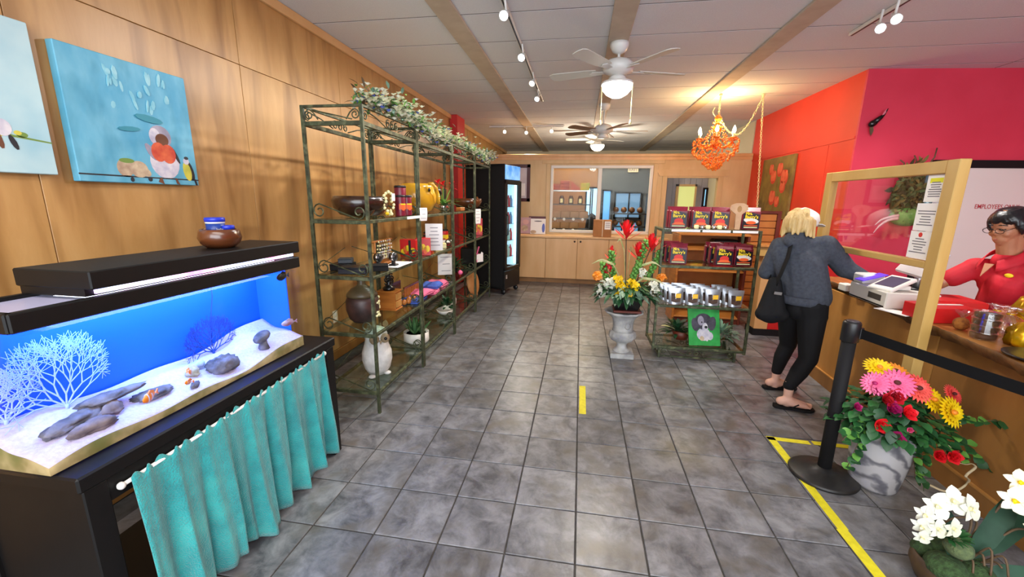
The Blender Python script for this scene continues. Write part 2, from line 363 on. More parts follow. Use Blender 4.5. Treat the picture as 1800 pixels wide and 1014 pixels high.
for dz in (-.024,.024): MB().bx((-2.342,3.572,.43+dz),(.006,.03,.03),b=.004).build('socket',white,ot)
# orange side wall, crimson wall behind the counter, right wall
MB().b2((3.045,5.50,0),(3.2,8.45,H+.02)).build('wall_right',orange_w,kind='structure')
MB().b2((3.045,8.5,0),(3.2,13.2,H+.02)).build('wall_right_rear',cream,kind='structure')
for k,yv in enumerate((6.0,7.22)): MB().b2((3.04,yv,.1),(3.047,yv+.012,2.3)).build('trim_%d'%(k+3),orange_w,kind='structure')
MB().b2((3.035,5.5,2.31),(3.047,8.4,2.34)).build('trim_5',orange_w,kind='structure')
wr=MB(); P=[(3.045,5.466),(5.3,5.69),(5.3,5.9),(3.045,5.9)]
wr.prism(P,(0,0,0),(1,0,0),(0,1,0),H+.02); wr.build('wall_back_right',red_w,kind='structure')
MB().b2((5.25,-3.5,0),(5.4,5.8,H+.02)).build('wall_far_right',red_w,kind='structure')
def onred(x,z,d=.0): return V((x,5.466+(x-3.045)*.0993-d,z))
# staff door
UD=V((1,.0993,0)).normalized()
dr=MB(); dr.bx(onred(4.52,1.03,.02),(1.12,.04,2.0),R=rotz(math.atan(.0993)),b=.004); d=dr.build('door_1',white,kind='structure')
fr=MB(); fr.bx(onred(4.52,2.035,.025),(1.24,.06,.085),R=rotz(math.atan(.0993)),b=.004); fr.bx(onred(3.93,1.0,.025),(.05,.05,2.0),R=rotz(math.atan(.0993))); fr.build('door_frame',blackm,d,local=True)
fr2=text('EMPLOYEES ONLY',.07,onred(4.66,1.57,.045),UD,(0,0,1),redink,d,bold=.004,width=.47)
# ---- partition at the back ----
PY=8.4
pb=MB()
for a,b in (((-2.35,PY,0),(-.6,PY+.1,2.43)),((1.31,PY,0),(1.59,PY+.1,2.43)),((2.49,PY,0),(3.045,PY+.1,2.43)),((-.6,PY,0),(1.31,PY+.1,.955)),((1.59,PY,0),(2.49,PY+.1,.96)),((-.6,PY,2.235),(1.31,PY+.1,2.43)),((1.59,PY,2.02),(2.49,PY+.1,2.43))): pb.b2(a,b)
pb=pb.build('wall_back',plywood2,kind='structure')
tr=MB(); tr.b2((-2.35,PY-.03,2.40),(3.04,PY+.13,2.455),bev=.006); tr.b2((-2.35,PY-.015,2.345),(3.04,PY,2.40)); tr.build('trim_6',cabwood,kind='structure')
cs=MB(); cs.b2((-.79,PY-.022,2.275),(1.52,PY,2.345),bev=.004)
for x0,x1 in ((-.70,-.615),(1.33,1.41)): cs.b2((x0,PY-.018,.93),(x1,PY,2.275),bev=.004)
cs.b2((-.70,PY-.05,.905),(1.41,PY,.945),bev=.004); cs.build('trim_7',plywood2,kind='structure')
cs=MB(); cs.prism([(1.44,2.05),(2.66,2.05),(2.72,2.17),(1.38,2.17)],(0,PY,0),(1,0,0),(0,0,1),.022)
for x0,x1 in ((1.50,1.59),(2.49,2.58)): cs.b2((x0,PY-.018,.93),(x1,PY,2.05),bev=.004)
cs.build('trim_8',plywood2,kind='structure')
wn=MB(); wn.b2((-.612,PY-.03,2.19),(1.322,PY+.06,2.245),bev=.006); wn.b2((-.612,PY-.03,.945),(1.322,PY+.06,1.0),bev=.006)
for x0 in (-.612,1.272): wn.b2((x0,PY-.03,.98),(x0+.05,PY+.06,2.2),bev=.006)
wn.b2((.30,PY-.025,.99),(.375,PY+.05,2.2),bev=.006); w1=wn.build('window_1',white,kind='structure')
MB().b2((-.57,PY+.01,.99),(.32,PY+.016,2.2)).build('pane',glass,w1,local=True); MB().b2((.36,PY+.03,.99),(1.28,PY+.036,2.2)).build('pane',glass,w1,local=True)
w2=MB(); w2.b2((1.58,PY+.02,.95),(2.50,PY+.028,2.03)); w2.build('window_2',glass,kind='structure')
# ---- back room ----
greyd=m('slate_grey_paint','#4a4f52',rough=.7); lav=m('lavender_panelling','#b4aebc','#a8a2b2',scale=3,rough=.6)
MB().b2((-2.36,11.0,0),(.47,11.15,2.5)).build('wall_rear_left',darkply,kind='structure')
MB().b2((.47,10.6,0),(1.95,11.15,2.5)).build('wall_rear_middle',greyd,kind='structure')
MB().b2((-2.5,13.05,0),(3.2,13.2,H+.02)).build('wall_rear',cream,kind='structure')
lw=MB().b2((1.95,11.0,0),(3.05,11.15,2.5)).build('wall_rear_right',lav,kind='structure')
bd=MB()
for k in range(8): bd.b2((1.96+.135*k,10.985,0),(1.96+.135*k+.128,11.0,2.6),bev=.003)
bd.build('trim_9',lav,kind='structure')
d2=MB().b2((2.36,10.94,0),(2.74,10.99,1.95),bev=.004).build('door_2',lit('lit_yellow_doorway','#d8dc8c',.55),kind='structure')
MB().b2((2.30,10.92,0),(2.36,11,2.0),).b2((2.74,10.92,0),(2.78,11,2.0)).b2((2.30,10.92,1.95),(2.78,11,2.0)).build('door_frame',cabwood,d2,local=True)
def lwin(n,x0,x1,z0,z1,y,c,e,mull=()):
    f=MB(); t=.04
    f.b2((x0,y-.05,z0),(x0+t,y,z1)); f.b2((x1-t,y-.05,z0),(x1,y,z1)); f.b2((x0,y-.05,z0),(x1,y,z0+t)); f.b2((x0,y-.05,z1-t),(x1,y,z1))
    for q in mull: f.b2((q-.015,y-.05,z0),(q+.015,y,z1))
    o=f.build('window_%d'%n,blackm,kind='structure'); MB().b2((x0+.02,y-.02,z0+.02),(x1-.02,y-.012,z1-.02)).build('pane',lit('daylit_pane_%d'%n,c,e),o,local=True)
lwin(3,.10,.46,1.15,1.92,10.99,'#9fd0f4',1.3,(.28,))
lwin(4,.50,.74,1.0,1.85,10.59,'#5aa0e0',.75)
lwin(5,.80,1.45,1.15,1.80,10.59,'#5f86ae',.55,(1.15,))
lwin(6,2.93,3.04,1.45,1.92,10.95,'#90ccf0',1.2)
lwin(7,.80,1.45,.78,1.1,10.59,'#5aa0d0',.5,(1.02,))
ex=thing('exit_sign','pale exit sign high on the grey back room wall','sign',(1.2,10.58,2.26)); MB().bx((1.2,10.575,2.32),(.24,.05,.13),b=.005).build('housing',cream,ex); text('EXIT',.1,(1.2,10.548,2.32),(1,0,0),(0,0,1),inkm,ex,bold=.02)
# ================= etageres along the left wall =================
XF,XB=-1.41,-1.85; LV=(.165,.61,1.03,1.422)
def scurve(a,b,mb,h=.055,r=.005):
    "iron scroll between points a and b lying above the rail: curl at both ends"
    a,b=V(a),V(b); d=(b-a); L=d.length; d.normalize(); Z=V((0,0,1)); h=min(h,L*.2)
    c1=a+d*h+Z*h; p=spiral(c1,h*.9,1.15,PI*.5,d,Z,14,.3,1)[::-1]
    c2=b-d*h+Z*h*.9; q=spiral(c2,h*.85,1.15,-PI*.5,d,Z,14,.3,1)
    mb.tube(p+q,r,5)
def crings(a,b,mb,zc,h,r=.0045,cnt=3):
    a,b=V(a),V(b); d=(b-a); L=d.length; d.normalize(); mid=(a+b)/2; Z=V((0,0,1))
    for k in range(cnt):
        c=mid+d*(k-(cnt-1)/2)*h*1.9; c.z=zc; mb.tube(spiral(c,h*.85,1.3,PI*.4,d,Z,14,.35),r,5)
    for sg,e in ((1,a),(-1,b)):
        c=e+d*sg*h*1.05; c.z=zc; mb.tube(spiral(c,h*.9,1.4,PI/2,d*sg,Z,14,.25),r,5)
        p=e+d*sg*h*1.2; q=mid-d*sg*h*2.8; p.z=zc+h*.9; q.z=zc-h*.8; mb.tube([p,(p+q)/2+Z*.01,q],r,5)
def etagere(y0,y1,label):
    t=thing('etagere',label,'shelf',((XF+XB)/2,(y0+y1)/2,0),0,None)
    p=.011
    for x in (XB+p,XF-p):
        for y in (y0+p,y1-p):
            MB().b2((x-p,y-p,0),(x+p,y+p,2.17),bev=.002).build('post',greenm,t)
    for z in LV:
        f=MB()
        for x in (XB+p,XF-p): f.b2((x-.01,y0+.02,z-.012),(x+.01,y1-.02,z+.010),bev=.002)
        for y in (y0+p,y1-p): f.b2((XB+.02,y-.009,z-.018),(XF-.02,y+.009,z+.008),bev=.002)
        f.build('shelf_rail',greenm,t)
        MB().b2((XB+.018,y0+.018,z+.0085),(XF-.018,y1-.018,z+.0155)).build('glass_shelf',greenglass,t)
        for y in (y0+p,y1-p): s=MB(); scurve((XB+.02,y,z+.012),(XF-.02,y,z+.012),s); s.build('scroll',greenm,t)
    f=MB()
    for z,h in ((2.162,.008),(2.055,.014)):
        for x in (XB+p,XF-p): f.b2((x-.009,y0+.02,z-h),(x+.009,y1-.02,z+h),bev=.002)
        for y in (y0+p,y1-p): f.b2((XB+.02,y-.009,z-h),(XF-.02,y+.009,z+h),bev=.002)
    f.build('top_rail',greenm,t)
    s=MB()
    for x in (XB+p,XF-p): crings((x,y0+.02,0),(x,y1-.02,0),s,2.109,.036)
    for y in (y0+p,y1-p):
        crings((XB+.02,y,0),(XF-.02,y,0),s,2.109,.036,cnt=0)
        s.tube([(XB+.08,y,2.14),((XB+XF)/2,y,2.11),(XF-.08,y,2.08)],.0045,5)
    s.build('top_scroll',greenm,t,'stuff')
    b=MB(); x=XB+.004
    for z0,z1 in zip(LV[:-1],LV[1:]):
        b.tube([(x,y0+.02,z0+.05),(x,(y0+y1)/2-.05,z0+.16)],.003,4); b.tube([(x,y1-.02,z0+.05),(x,(y0+y1)/2+.05,z0+.16)],.003,4)
    b.build('back_brace',greenm,t,'stuff')
    return t
BAYS=[(2.61,3.515),(3.525,4.515),(4.525,5.515),(5.525,6.46)]
for (a,b),l in zip(BAYS,('green iron etagere nearest the fish tank, holding the brown bowl','green iron etagere second from the fish tank, holding the yellow pot','green iron etagere third from the fish tank, under the garland','green iron etagere beside the black drinks cooler')): etagere(a,b,l)
SZ=[z+.0165 for z in LV]; S4,S3,S2,S1=SZ
def pot(name,prof,mt,loc,label,cat,n=24,**k):
    return solo(MB().lathe(prof,n,loc,**k),name,mt,label,cat,base=loc)
def thick(pr,t=.008):
    "outer profile -> closed vessel with an inside"
    return pr+[(max(r-t,.001),z) for r,z in pr[::-1] if z>t*1.5]+[(.0005,pr[0][1]+t)]
# --- top shelf ---
b=thing('wooden_bowl','large dark brown turned wooden bowl on the top etagere shelf','bowl',(-1.64,2.93,S1))
MB().lathe(thick([(.08,0),(.15,.02),(.195,.07),(.205,.12),(.19,.155)]),28,(-1.64,2.93,S1)).build('bowl',walnut,b)
d=solo(MB().grid(lambda u,v:(-1.49+ .06*(v-.5)*2*math.sin(PI*min(1,.12+u*.9)),2.64+.20*u,S1+.012+.05*(2*v-1)**2*math.sin(PI*u)+.03*(2*u-1)**2),12,6),'leaf_dish',walnut,'small dark leaf shaped wooden dish in front of the big bowl','dish')
l=thing('shell_lei','cream shell lei with a white tag hanging over the big bowl','lei',(-1.44,2.98,S1+.001))
lp=[(-1.437+.012*math.sin(6*t),2.98+.065*math.sin(t),S1+.105-.085*math.cos(t)) for t in [2*PI*k/22 for k in range(23)]]
b=MB()
for q in lp: b.sph(q,(.012,.013,.012),7,5)
b.build('shell_strand',creamfl,l); MB().bx((-1.415,3.015,S1+.15),(.003,.05,.055)).build('price_tag',paper,l); MB().sph((-1.43,2.93,S1+.03),(.014,.02,.014),7,5).build('yellow_shell',yelfl,l)
def can(name,x,y,z,r,h,label,group=None,body=None,band=orangetx):
    t=thing(name,label,'can',(x,y,z),0,group)
    MB().lathe([(r*.97,0),(r,.006),(r,h-.006),(r*.95,h)],20,(x,y,z)).build('body',body or winebag,t)
    MB().lathe([(r*1.02,h-.014),(r*1.03,h-.002),(r*.9,h+.004),(0,h+.004)],20,(x,y,z)).build('lid',black,t)
    f=MB(); a0=-.9
    f.grid(lambda u,v:(x+(r+.001)*math.cos(a0+u*1.6-.5),y+(r+.001)*math.sin(a0+u*1.6-.5),z+h*(.30+.28*v+.04*math.sin(9*u))),8,2)
    f.build('flame_print',band,t)
    f=MB(); f.grid(lambda u,v:(x+(r+.0016)*math.cos(a0+u*1.1-.2),y+(r+.0016)*math.sin(a0+u*1.1-.2),z+h*(.55+.06*v)),8,1); f.build('lettering_band',goldtx,t)
can('candy_canister',-1.47,3.255,S1,.042,.165,'short purple candy canister nearest the big bowl')
can('candy_canister',-1.465,3.37,S1,.044,.165,'purple candy canister with flame print beside the price tag')
can('candy_canister',-1.545,3.43,S1,.05,.245,'tall purple candy canister behind the two short ones')
p=thing('parrot_pot','glossy yellow ceramic parrot pot with looped handle','pot',(-1.62,3.98,S1))
MB().lathe(thick([(.08,0),(.15,.03),(.19,.10),(.195,.17),(.17,.25),(.15,.285)]),26,(-1.62,3.98,S1)).build('body',mat('yellow_glaze','#d8a428','#c89220',scale=4,rough=.18,coat=.5),p)
MB().tube([(-1.46,3.88,S1+.28),(-1.42,3.89,S1+.285),(-1.39,3.92,S1+.24),(-1.395,3.96,S1+.15),(-1.40,3.99,S1+.10),(-1.415,4.04,S1+.10),(-1.42,4.06,S1+.18),(-1.45,4.06,S1+.26)],.014,8).build('handle',MATS['yellow_glaze'],p)
MB().sph((-1.452,3.89,S1+.225),(.012,.018,.02),8,6).build('eye',potblack,p)
MB().lathe([(.001,-.09),(.028,-.04),(.035,.02),(.02,.05),(0,.055)],10,X=Mx.Translation((-1.44,4.11,S1+.21))@Mx.Rotation(1.2,4,'X')).build('beak',potblack,p)
def bromeliad(x,y,z,label):
    t=thing('bromeliad',label,'plant',(x,y,z))
    MB().lathe(thick([(.04,0),(.06,.02),(.065,.06),(.055,.08)],.004),16,(x,y,z)).build('pot',chrome,t)
    f=MB()
    for k in range(14):
        a=k*2.4; el=.5+.35*random.random(); f.leaf((x,y,z+.07),(math.cos(a)*math.cos(el),math.sin(a)*math.cos(el),math.sin(el)),(0,0,1),.20,.035,bend=.5)
    f.build('leaf_rosette',leafl,t,'stuff')
    for k,(dx,dy,h) in enumerate(((0,-.17,.27),(-.02,.05,.26),(.06,.17,.26))):
        st=MB(); st.tube([(x,y,z+.06),(x+dx*.6,y+dy*.6,z+.06+h*.6),(x+dx,y+dy,z+.04+h)],.006,5)
        s=MB()
        for q in range(13):
            a=q*2.4; el=-.1+q*.11; s.leaf((x+dx,y+dy,z+.01+h+q*.003),(math.cos(a)*math.cos(el),math.sin(a)*math.cos(el),math.sin(el)),(0,0,1),.07,.026,bend=.3)
        st.build('stem',leafl,t); s.build('flower_spike',redfl,t)
bromeliad(-1.60,4.74,S1,'red flowered bromeliad in a silver pot beside the yellow pot')
b=thing('shallow_bowl','shallow brown wooden bowl with an orange shell lei on the rim','bowl',(-1.60,5.80,S1))
MB().lathe(thick([(.09,0),(.16,.03),(.20,.09),(.205,.15)]),26,(-1.60,5.80,S1)).build('bowl',woodbowl,b)
s=MB()
for k in range(12): s.leaf((-1.50,5.99,S1+.13),(math.cos(k)*.7+.5,math.sin(k)*.7+.3,.4*math.sin(k*2.1)),(0,0,1),.07,.022)
s.build('shell_lei',mat('orange_shell','#e09850',rough=.4),b)
solo(MB().bx((-1.47,5.0,S1+.02),(.06,.18,.04),b=.004),'wood_block',honey,'small honey wood block on the shelf edge by the shallow bowl','block')
def tagcard(name,x,y,z,w,h,label,lines=4,rx=0,tilt=0,cat='sign',my=None,bend=.01):
    "paper card facing +x/-y (towards the aisle), bottom at z"
    t=thing(name,label,cat,(x,y,z)); U=V((math.cos(rx),math.sin(rx),0)); W=V((U.y*tilt*-1,U.x*tilt,1)).normalized(); Nn=U.cross(W)
    s=MB(); s.grid(lambda u,v:V((x,y,z))+U*(u-.5)*w+W*v*h+Nn*bend*math.sin(v*2.5),2,6); g=len(s.f); s.add([V(q)-Nn*.0012 for q in s.v],[f[::-1] for f in s.f[:g]]); s.build('sheet',paper,t)
    k=MB()
    for i in range(lines):
        ww=w*random.uniform(.35,.75); v=.85-.65*i/max(1,lines-1) if lines>1 else .5; c=V((x,y,z))+W*v*h+Nn*(bend*math.sin(v*2.5)+.001)
        k.prism([(-ww/2,-h*.012),(ww/2,-h*.012),(ww/2,h*.012),(-ww/2,h*.012)],c,U,W,.0004)
    if lines: k.build('lettering',inkm,t,'stuff')
    return t
AY=math.radians(62)
tagcard('price_card',-1.395,3.56,1.385,.085,.115,'small white price card hung on the top shelf by the yellow pot',3,AY)
tagcard('price_card',-1.395,5.56,1.25,.12,.20,'long white price card hung on the top shelf near the cooler',4,AY)
solo(MB().bx((-1.398,3.36,1.424),(.004,.28,.022)),'shelf_label',paper,'narrow white label strip on the top shelf edge','label')
# --- second shelf ---
def jbox(x,y,z,d,rz,label,mt=black,lid=None):
    t=thing('jewellery_box',label,'box',(x,y,z),rz); MB().bx((0,0,d[2]*.4),(d[0],d[1],d[2]*.8),b=.004).build('tray',mt,t,local=True); MB().bx((0,0,d[2]*.88),(d[0]*1.02,d[1]*1.02,d[2]*.22),b=.004).build('lid',lid or mt,t,local=True)
jbox(-1.60,2.72,S2,(.20,.13,.05),.2,'black jewellery box at the near corner of the second shelf')
jbox(-1.50,2.86,S2,(.16,.12,.045),.5,'low black jewellery box beside the front post',blackm)
jbox(-1.765,2.84,S2,(.14,.15,.05),.1,'black jewellery box at the back corner of the second shelf',blackm,black)
jbox(-1.745,2.85,S2+.051,(.10,.10,.035),.4,'small grey jewellery box stacked on a black one',mat('grey_card','#3a4046',rough=.6))
def wstand(x,y,z,label):
    t=thing('watch_stand',label,'stand',(x,y,z)); MB().bx((x,y,z+.008),(.06,.06,.016),b=.003).build('base',black,t)
    MB().lathe([(.022,-.03),(.034,-.02),(.034,.02),(.022,.03)],14,X=Mx.Translation((x,y,z+.075))@Mx.Rotation(1.57,4,'Y')).build('cushion',black,t)
    MB().lathe([(.036,-.009),(.038,0),(.036,.009)],16,X=Mx.Translation((x,y,z+.075))@Mx.Rotation(1.57,4,'Y')).build('bracelet',chrome,t); MB().bx((x,y,z+.03),(.02,.03,.04)).build('stem',black,t)
wstand(-1.56,3.00,S2,'bracelet on a black cushion stand, left of the bead rack'); wstand(-1.47,3.08,S2,'silver bracelet on a black stand near the paper sheet')
r=thing('bead_rack','wooden jewellery rack hung with pearl and crystal strands','rack',(-1.62,3.20,S2))
k=MB(); k.bx((-1.62,3.20,S2+.008),(.10,.30,.016),b=.002); 
for yy_ in (3.07,3.33): k.cyl((-1.62,yy_,S2+.01),(-1.62,yy_,S2+.20),.008,n=8)
k.cyl((-1.62,3.03,S2+.19),(-1.62,3.37,S2+.19),.009,n=8); k.build('frame',honey,r)
for q in range(6):
    s=MB(); yq=3.10+.04*q
    for a in range(14): s.sph((-1.605+.012*math.sin(a*.45*2),yq+.012*math.cos(a*.45),S2+.185-.14*math.sin(PI*a/14)),.008,6,4)
    s.build('bead_strand',[creamfl,silver,mat('pearl_%d'%q,'#d8ccc0',rough=.2)][q%3],r)
s=MB()
for i in range(5): s.bx((-1.47,3.15+.001*i,S2+.001+.0007*i),(.14,.30,.0014),R=rotz(.02*i))
solo(s,'loose_sheets',paper,'sheaf of white paper lying on the second shelf','paper')
def flamebox(x,y,z,d,rz,label,text_=None):
    t=thing('gift_box',label,'box',(x,y,z),rz); MB().bx((0,0,d[2]/2),d,b=.003).build('carton',redbox,t,local=True)
    f=MB()
    for k in range(5): f.prism(ell(0,0,.2*d[0]*random.uniform(.6,1),d[2]*random.uniform(.12,.26),10),(d[0]*(-.3+.15*k),-d[1]/2-.0006,d[2]*(.3+.1*(k%3))),(1,0,0),(0,0,1),.0005,mi=k%2)
    f.build('flame_print',[goldtx,orangetx],t,local=True); return t
t=flamebox(-1.57,3.65,S2,(.16,.09,.16),-.05,'red gift box standing beside the paper sheaf'); MB().bx((.02,-.047,.09),(.022,.004,.13)).build('ribbon',black,t,local=True)
flamebox(-1.48,3.755,S2,(.14,.08,.165),.35,'red and gold patterned gift box behind the second shelf post')
tagcard('standing_sign',-1.45,3.98,S2+.02,.17,.27,'tall white printed sign standing among the red boxes',6,AY*.35,.0,bend=.02)
can('tea_tin',-1.60,4.20,S2,.05,.155,'red and gold tin right behind the tall white sign',None,redbox,goldtx)
can('tea_tin',-1.66,4.38,S2,.055,.17,'red and gold tin in the middle of the second bay',None,redbox,goldtx)
jbox(-1.53,4.40,S2,(.12,.13,.05),.4,'cream box tilted over the shelf edge beside the red tins',creamfl)
jbox(-1.55,4.66,S2,(.14,.24,.05),.1,'flat red box with white lid on the second shelf',redbox,paper)
can('tea_tin',-1.69,4.98,S2,.06,.155,'red and gold tin above the flat red box',None,redbox,goldtx)
flamebox(-1.53,6.15,S2,(.12,.12,.25),.3,'tall bright red carton on the etagere next to the cooler')
# --- third shelf ---
j=thing('lidded_jar','brown pottery owl jar with a knobbed lid on the third shelf','jar',(-1.66,2.90,S3))
MB().lathe(thick([(.075,0),(.105,.03),(.125,.10),(.125,.17),(.11,.21)]),22,(-1.66,2.90,S3)).build('body',mat('dark_pottery','#4a322c','#2e1e1c',scale=10,rough=.45),j)
MB().lathe([(.118,.205),(.115,.225),(.08,.265),(.035,.29),(.03,.31),(.034,.325),(.02,.345),(0,.348)],22,(-1.66,2.90,S3)).build('lid',mat('olive_pottery','#453a26','#5a4c34',scale=8,rough=.4),j)
s=MB()
for k in range(26): a=-.1+1.0*random.random(); s.sph((-1.66+.122*math.cos(a),2.90+.122*math.sin(a),S3+.03+.16*random.random()),(.012,.012,.01),6,4)
s.build('textured_breast',creamfl,j,'stuff')
c=thing('drawer_chest','small honey wood chest with two drawers on the third shelf','chest',(-1.62,3.28,S3))
MB().bx((-1.62,3.28,S3+.085),(.16,.12,.15),b=.003).bx((-1.62,3.28,S3+.165),(.18,.14,.012),b=.003).bx((-1.62,3.28,S3+.008),(.18,.14,.016),b=.003).build('case',honey,c)
for z_ in (.055,.12):
    dd=MB().bx((-1.535,3.28,S3+z_),(.012,.10,.055),b=.002).build('drawer',counterwood,c); MB().bx((-1.525,3.28,S3+z_),(.01,.02,.01),b=.003).build('pull',potblack,dd,local=True)
b=thing('black_figurine','black carved figurine with curled plumes on the drawer chest','figurine',(-1.62,3.28,S3+.171))
s=MB(); s.lathe([(.05,0),(.055,.02),(.03,.04),(.02,.06),(.03,.08)],14,(-1.62,3.28,S3+.171)); s.build('base',potblack,b)
s=MB()
for k in range(9): a=k*.7; s.tube(spiral((-1.62,3.29+.03*math.cos(a),S3+.26+.03*math.sin(a)),.035,.9,a,V((.3,1,0)),V((0,0,1)),10,.3),.007,5)
s.build('plume',potblack,b,'stuff')
cr=thing('slatted_crate','small brown slatted wooden crate behind the folded shirts','crate',(-1.70,3.72,S3))
for k in range(9): MB().bx((-1.60,3.56+.04*k,S3+.07),(.01,.018,.13)).build('slat',honey,cr)
for z_ in (.015,.13): MB().bx((-1.60,3.72,S3+z_),(.016,.36,.02),b=.002).build('rail',woodbowl,cr)
MB().bx((-1.71,3.72,S3+.008),(.2,.36,.014)).bx((-1.80,3.72,S3+.07),(.012,.36,.13)).build('box',woodbowl,cr)
for k in range(5): solo(MB().sph((-1.55+.02*(k%2),3.42+.055*k,S3+.028+.0*k),.027,10,7),'wooden_ball',honey,['first','second','third','fourth','fifth'][k]+' small wooden ball from the drawer chest, before the slatted crate','ball','wooden balls by the crate')
blue_c=m('blue_cloth','#4a6ac8','#3a56b0',scale=8,rough=.85); pink_c=m('pink_cloth','#f07aa0','#e06890',scale=8,rough=.85)
def shirt(x,y,z,dx,dy,h,rz,mt,label):
    s=MB(); ph=random.random()*6
    def top(u,v):
        p=Mx.Rotation(rz,3,'Z')@V(((u-.5)*dx,(v-.5)*dy,0)); e=1-max(abs(2*u-1),abs(2*v-1))**6
        return (x+p.x,y+p.y,z+h*(.35+.65*e)+.006*math.sin(7*u+ph)*e+.006*math.sin(9*v+ph))
    s.grid(top,12,12); n=len(s.v); s.add([(q[0],q[1],z) for q in s.v],[f[::-1] for f in s.f])
    k=13
    ring=[i*k for i in range(13)]+[12*k+j for j in range(1,13)]+[i*k+12 for i in range(11,-1,-1)]+[j for j in range(11,0,-1)]
    for a,b in zip(ring,ring[1:]+ring[:1]): s.f.append((a,b,b+n,a+n)); s.m.append(0); s.s.append(True)
    return solo(s,'folded_shirt',mt,label,'shirt')
shirt(-1.56,3.64,S3,.20,.30,.03,.05,blue_c,'blue folded shirt nearest the post on the third shelf')
shirt(-1.55,3.80,S3+.031,.22,.26,.035,-.1,pink_c,'pink folded shirt across the first blue one')
shirt(-1.51,3.98,S3,.16,.20,.03,.1,pink_c,'pink shirt at the shelf front edge, middle of the row')
shirt(-1.55,4.13,S3+.031,.20,.24,.04,.1,blue_c,'blue folded shirt with pale print, third in the row')
shirt(-1.58,4.36,S3,.22,.22,.05,-.05,pink_c,'pink folded shirt furthest along the shirt row')
tagcard('standing_sign',-1.60,4.78,S3+.04,.20,.26,'white paper sign standing behind the folded shirts',3,.5,bend=.02)
def bushy(name,x,y,z,R,n,L,W,mt,label,pots=None,cat='plant'):
    t=thing(name,label,cat,(x,y,z)); s=MB()
    for k in range(n):
        a=random.uniform(0,2*PI); el=random.uniform(.1,1.4); d=V((math.cos(a)*math.cos(el),math.sin(a)*math.cos(el),math.sin(el)))
        s.leaf(V((x,y,z+.05))+d*R*random.uniform(.2,.7),d,(0,0,1),L*random.uniform(.7,1.2),W,bend=.4)
    s.build('foliage',mt,t,'stuff'); return t
t=bushy('leafy_plant',-1.64,5.2,S3,.16,90,.10,.035,leafd,'dark green leafy plant on the third shelf of the third bay'); MB().lathe(thick([(.06,0),(.08,.08)],.006),16,(-1.64,5.2,S3)).build('pot',potblack,t); MB().sph((-1.46,4.92,S3+.05),.03,8,6).build('pink_bloom',pinkfl,t); 
b=thing('gift_basket','black spotted gift basket with a white shirt shaped card','basket',(-1.60,5.95,S3)); MB().bx((-1.60,5.95,S3+.13),(.24,.30,.26),b=.02).build('basket',potblack,b)
g=MB(); g.prism([(-.09,0),(.09,0),(.09,.13),(.06,.15),(.04,.12),(-.04,.12),(-.06,.15),(-.09,.13)],(-1.462,5.88,S3+.04),(.55,.83,0),(0,0,1),.004); g.build('card',paper,b)
s=MB()
for k in range(12): s.sph((-1.478,5.84+.025*(k%6),S3+.06+.035*k*.5),.012,6,4)
s.build('dots',pinkfl,b,'stuff')
# --- bottom shelf ---
o=thing('owl_statue','white ceramic owl statue on the bottom shelf behind the front post','statue',(-1.58,2.93,S4))
owlw=m('crackled_white','#dcdad4','#c4c2bc',scale=16,rough=.5,bump=.4,bscale=50); owlb=m('owl_tan','#a08a68','#7c684c',scale=20,rough=.6)
MB().lathe([(.0,0),(.07,.003),(.10,.05),(.118,.12),(.115,.19),(.095,.25),(.085,.29),(.09,.33),(.075,.375),(.03,.395),(0,.397)],24,(-1.58,2.93,S4)).build('body',owlw,o)
s=MB()
for sg in (-1,1): s.leaf((-1.58+.05*sg*.6+.02,2.93+.05*sg,S4+.375),(.2*sg,.4*sg,1),(1,-1,0),.06,.05)
s.build('ear_tuft',owlb,o)
for sg in (-1,1):
    c=V((-1.58+.062+.03*sg,2.93-.062+.03*sg,S4+.315)); Rm=Mx.Rotation(-PI/4,4,'Z')@Mx.Rotation(PI/2,4,'Y')
    e=MB().lathe([(.036,-.01),(.037,.012),(.018,.018),(0,.02)],16,X=Mx.Translation(c)@Rm).build('eye_disc',owlb,o); MB().sph(c+V((.014,-.014,0)),(.013,.013,.014),8,6).build('pupil',potblack,e,local=False) if False else MB().sph(V(c)+V((.014,-.014,0))-wloc(o),(.013,.013,.014),8,6).build('pupil',potblack,e,local=True)
MB().lathe([(.012,0),(.001,-.03)],8,X=Mx.Translation((-1.50,2.85,S4+.305))).build('beak',owlb,o)
s=MB(); 
for sg in (-1,1): s.sph((-1.53+.04*sg,2.865+.05*sg,S4+.014),(.03,.03,.014),8,6)
s.build('foot',owlw,o)
t=thing('agave_planter','spiky agave in a low round white planter on the bottom shelf','plant',(-1.57,3.72,S4))
MB().lathe(thick([(.118,0),(.125,.012),(.125,.10)],.01),28,(-1.57,3.72,S4)).build('planter',white,t)
MB().lathe([(.0,.085),(.114,.085)],20,(-1.57,3.72,S4)).build('soil',stemm,t)
s=MB()
for cx_,cy_ in ((-1.57,3.68),(-1.61,3.77),(-1.53,3.75)):
    for k in range(16):
        a=k*2.4; el=.35+.07*k; s.leaf((cx_,cy_,S4+.08),(math.cos(a)*math.cos(el),math.sin(a)*math.cos(el),math.sin(el)),(0,0,1),.16,.03,bend=-.15)
s.build('agave_leaves',mat('agave','#40683e','#5c8a50',scale=8,rough=.5),t,'stuff')
t=bushy('duck_planter',-1.60,4.75,S4+.03,.11,70,.08,.035,leafd,'green plant in a white duck shaped planter on the bottom shelf')
MB().lathe([(0,-.03),(.06,-.03),(.12,-.01),(.15,.035),(.142,.035),(.11,.0),(0,-.01)],24,(-1.60,4.75,S4+.03),sc=(.75,1.15)).build('body',white,t)
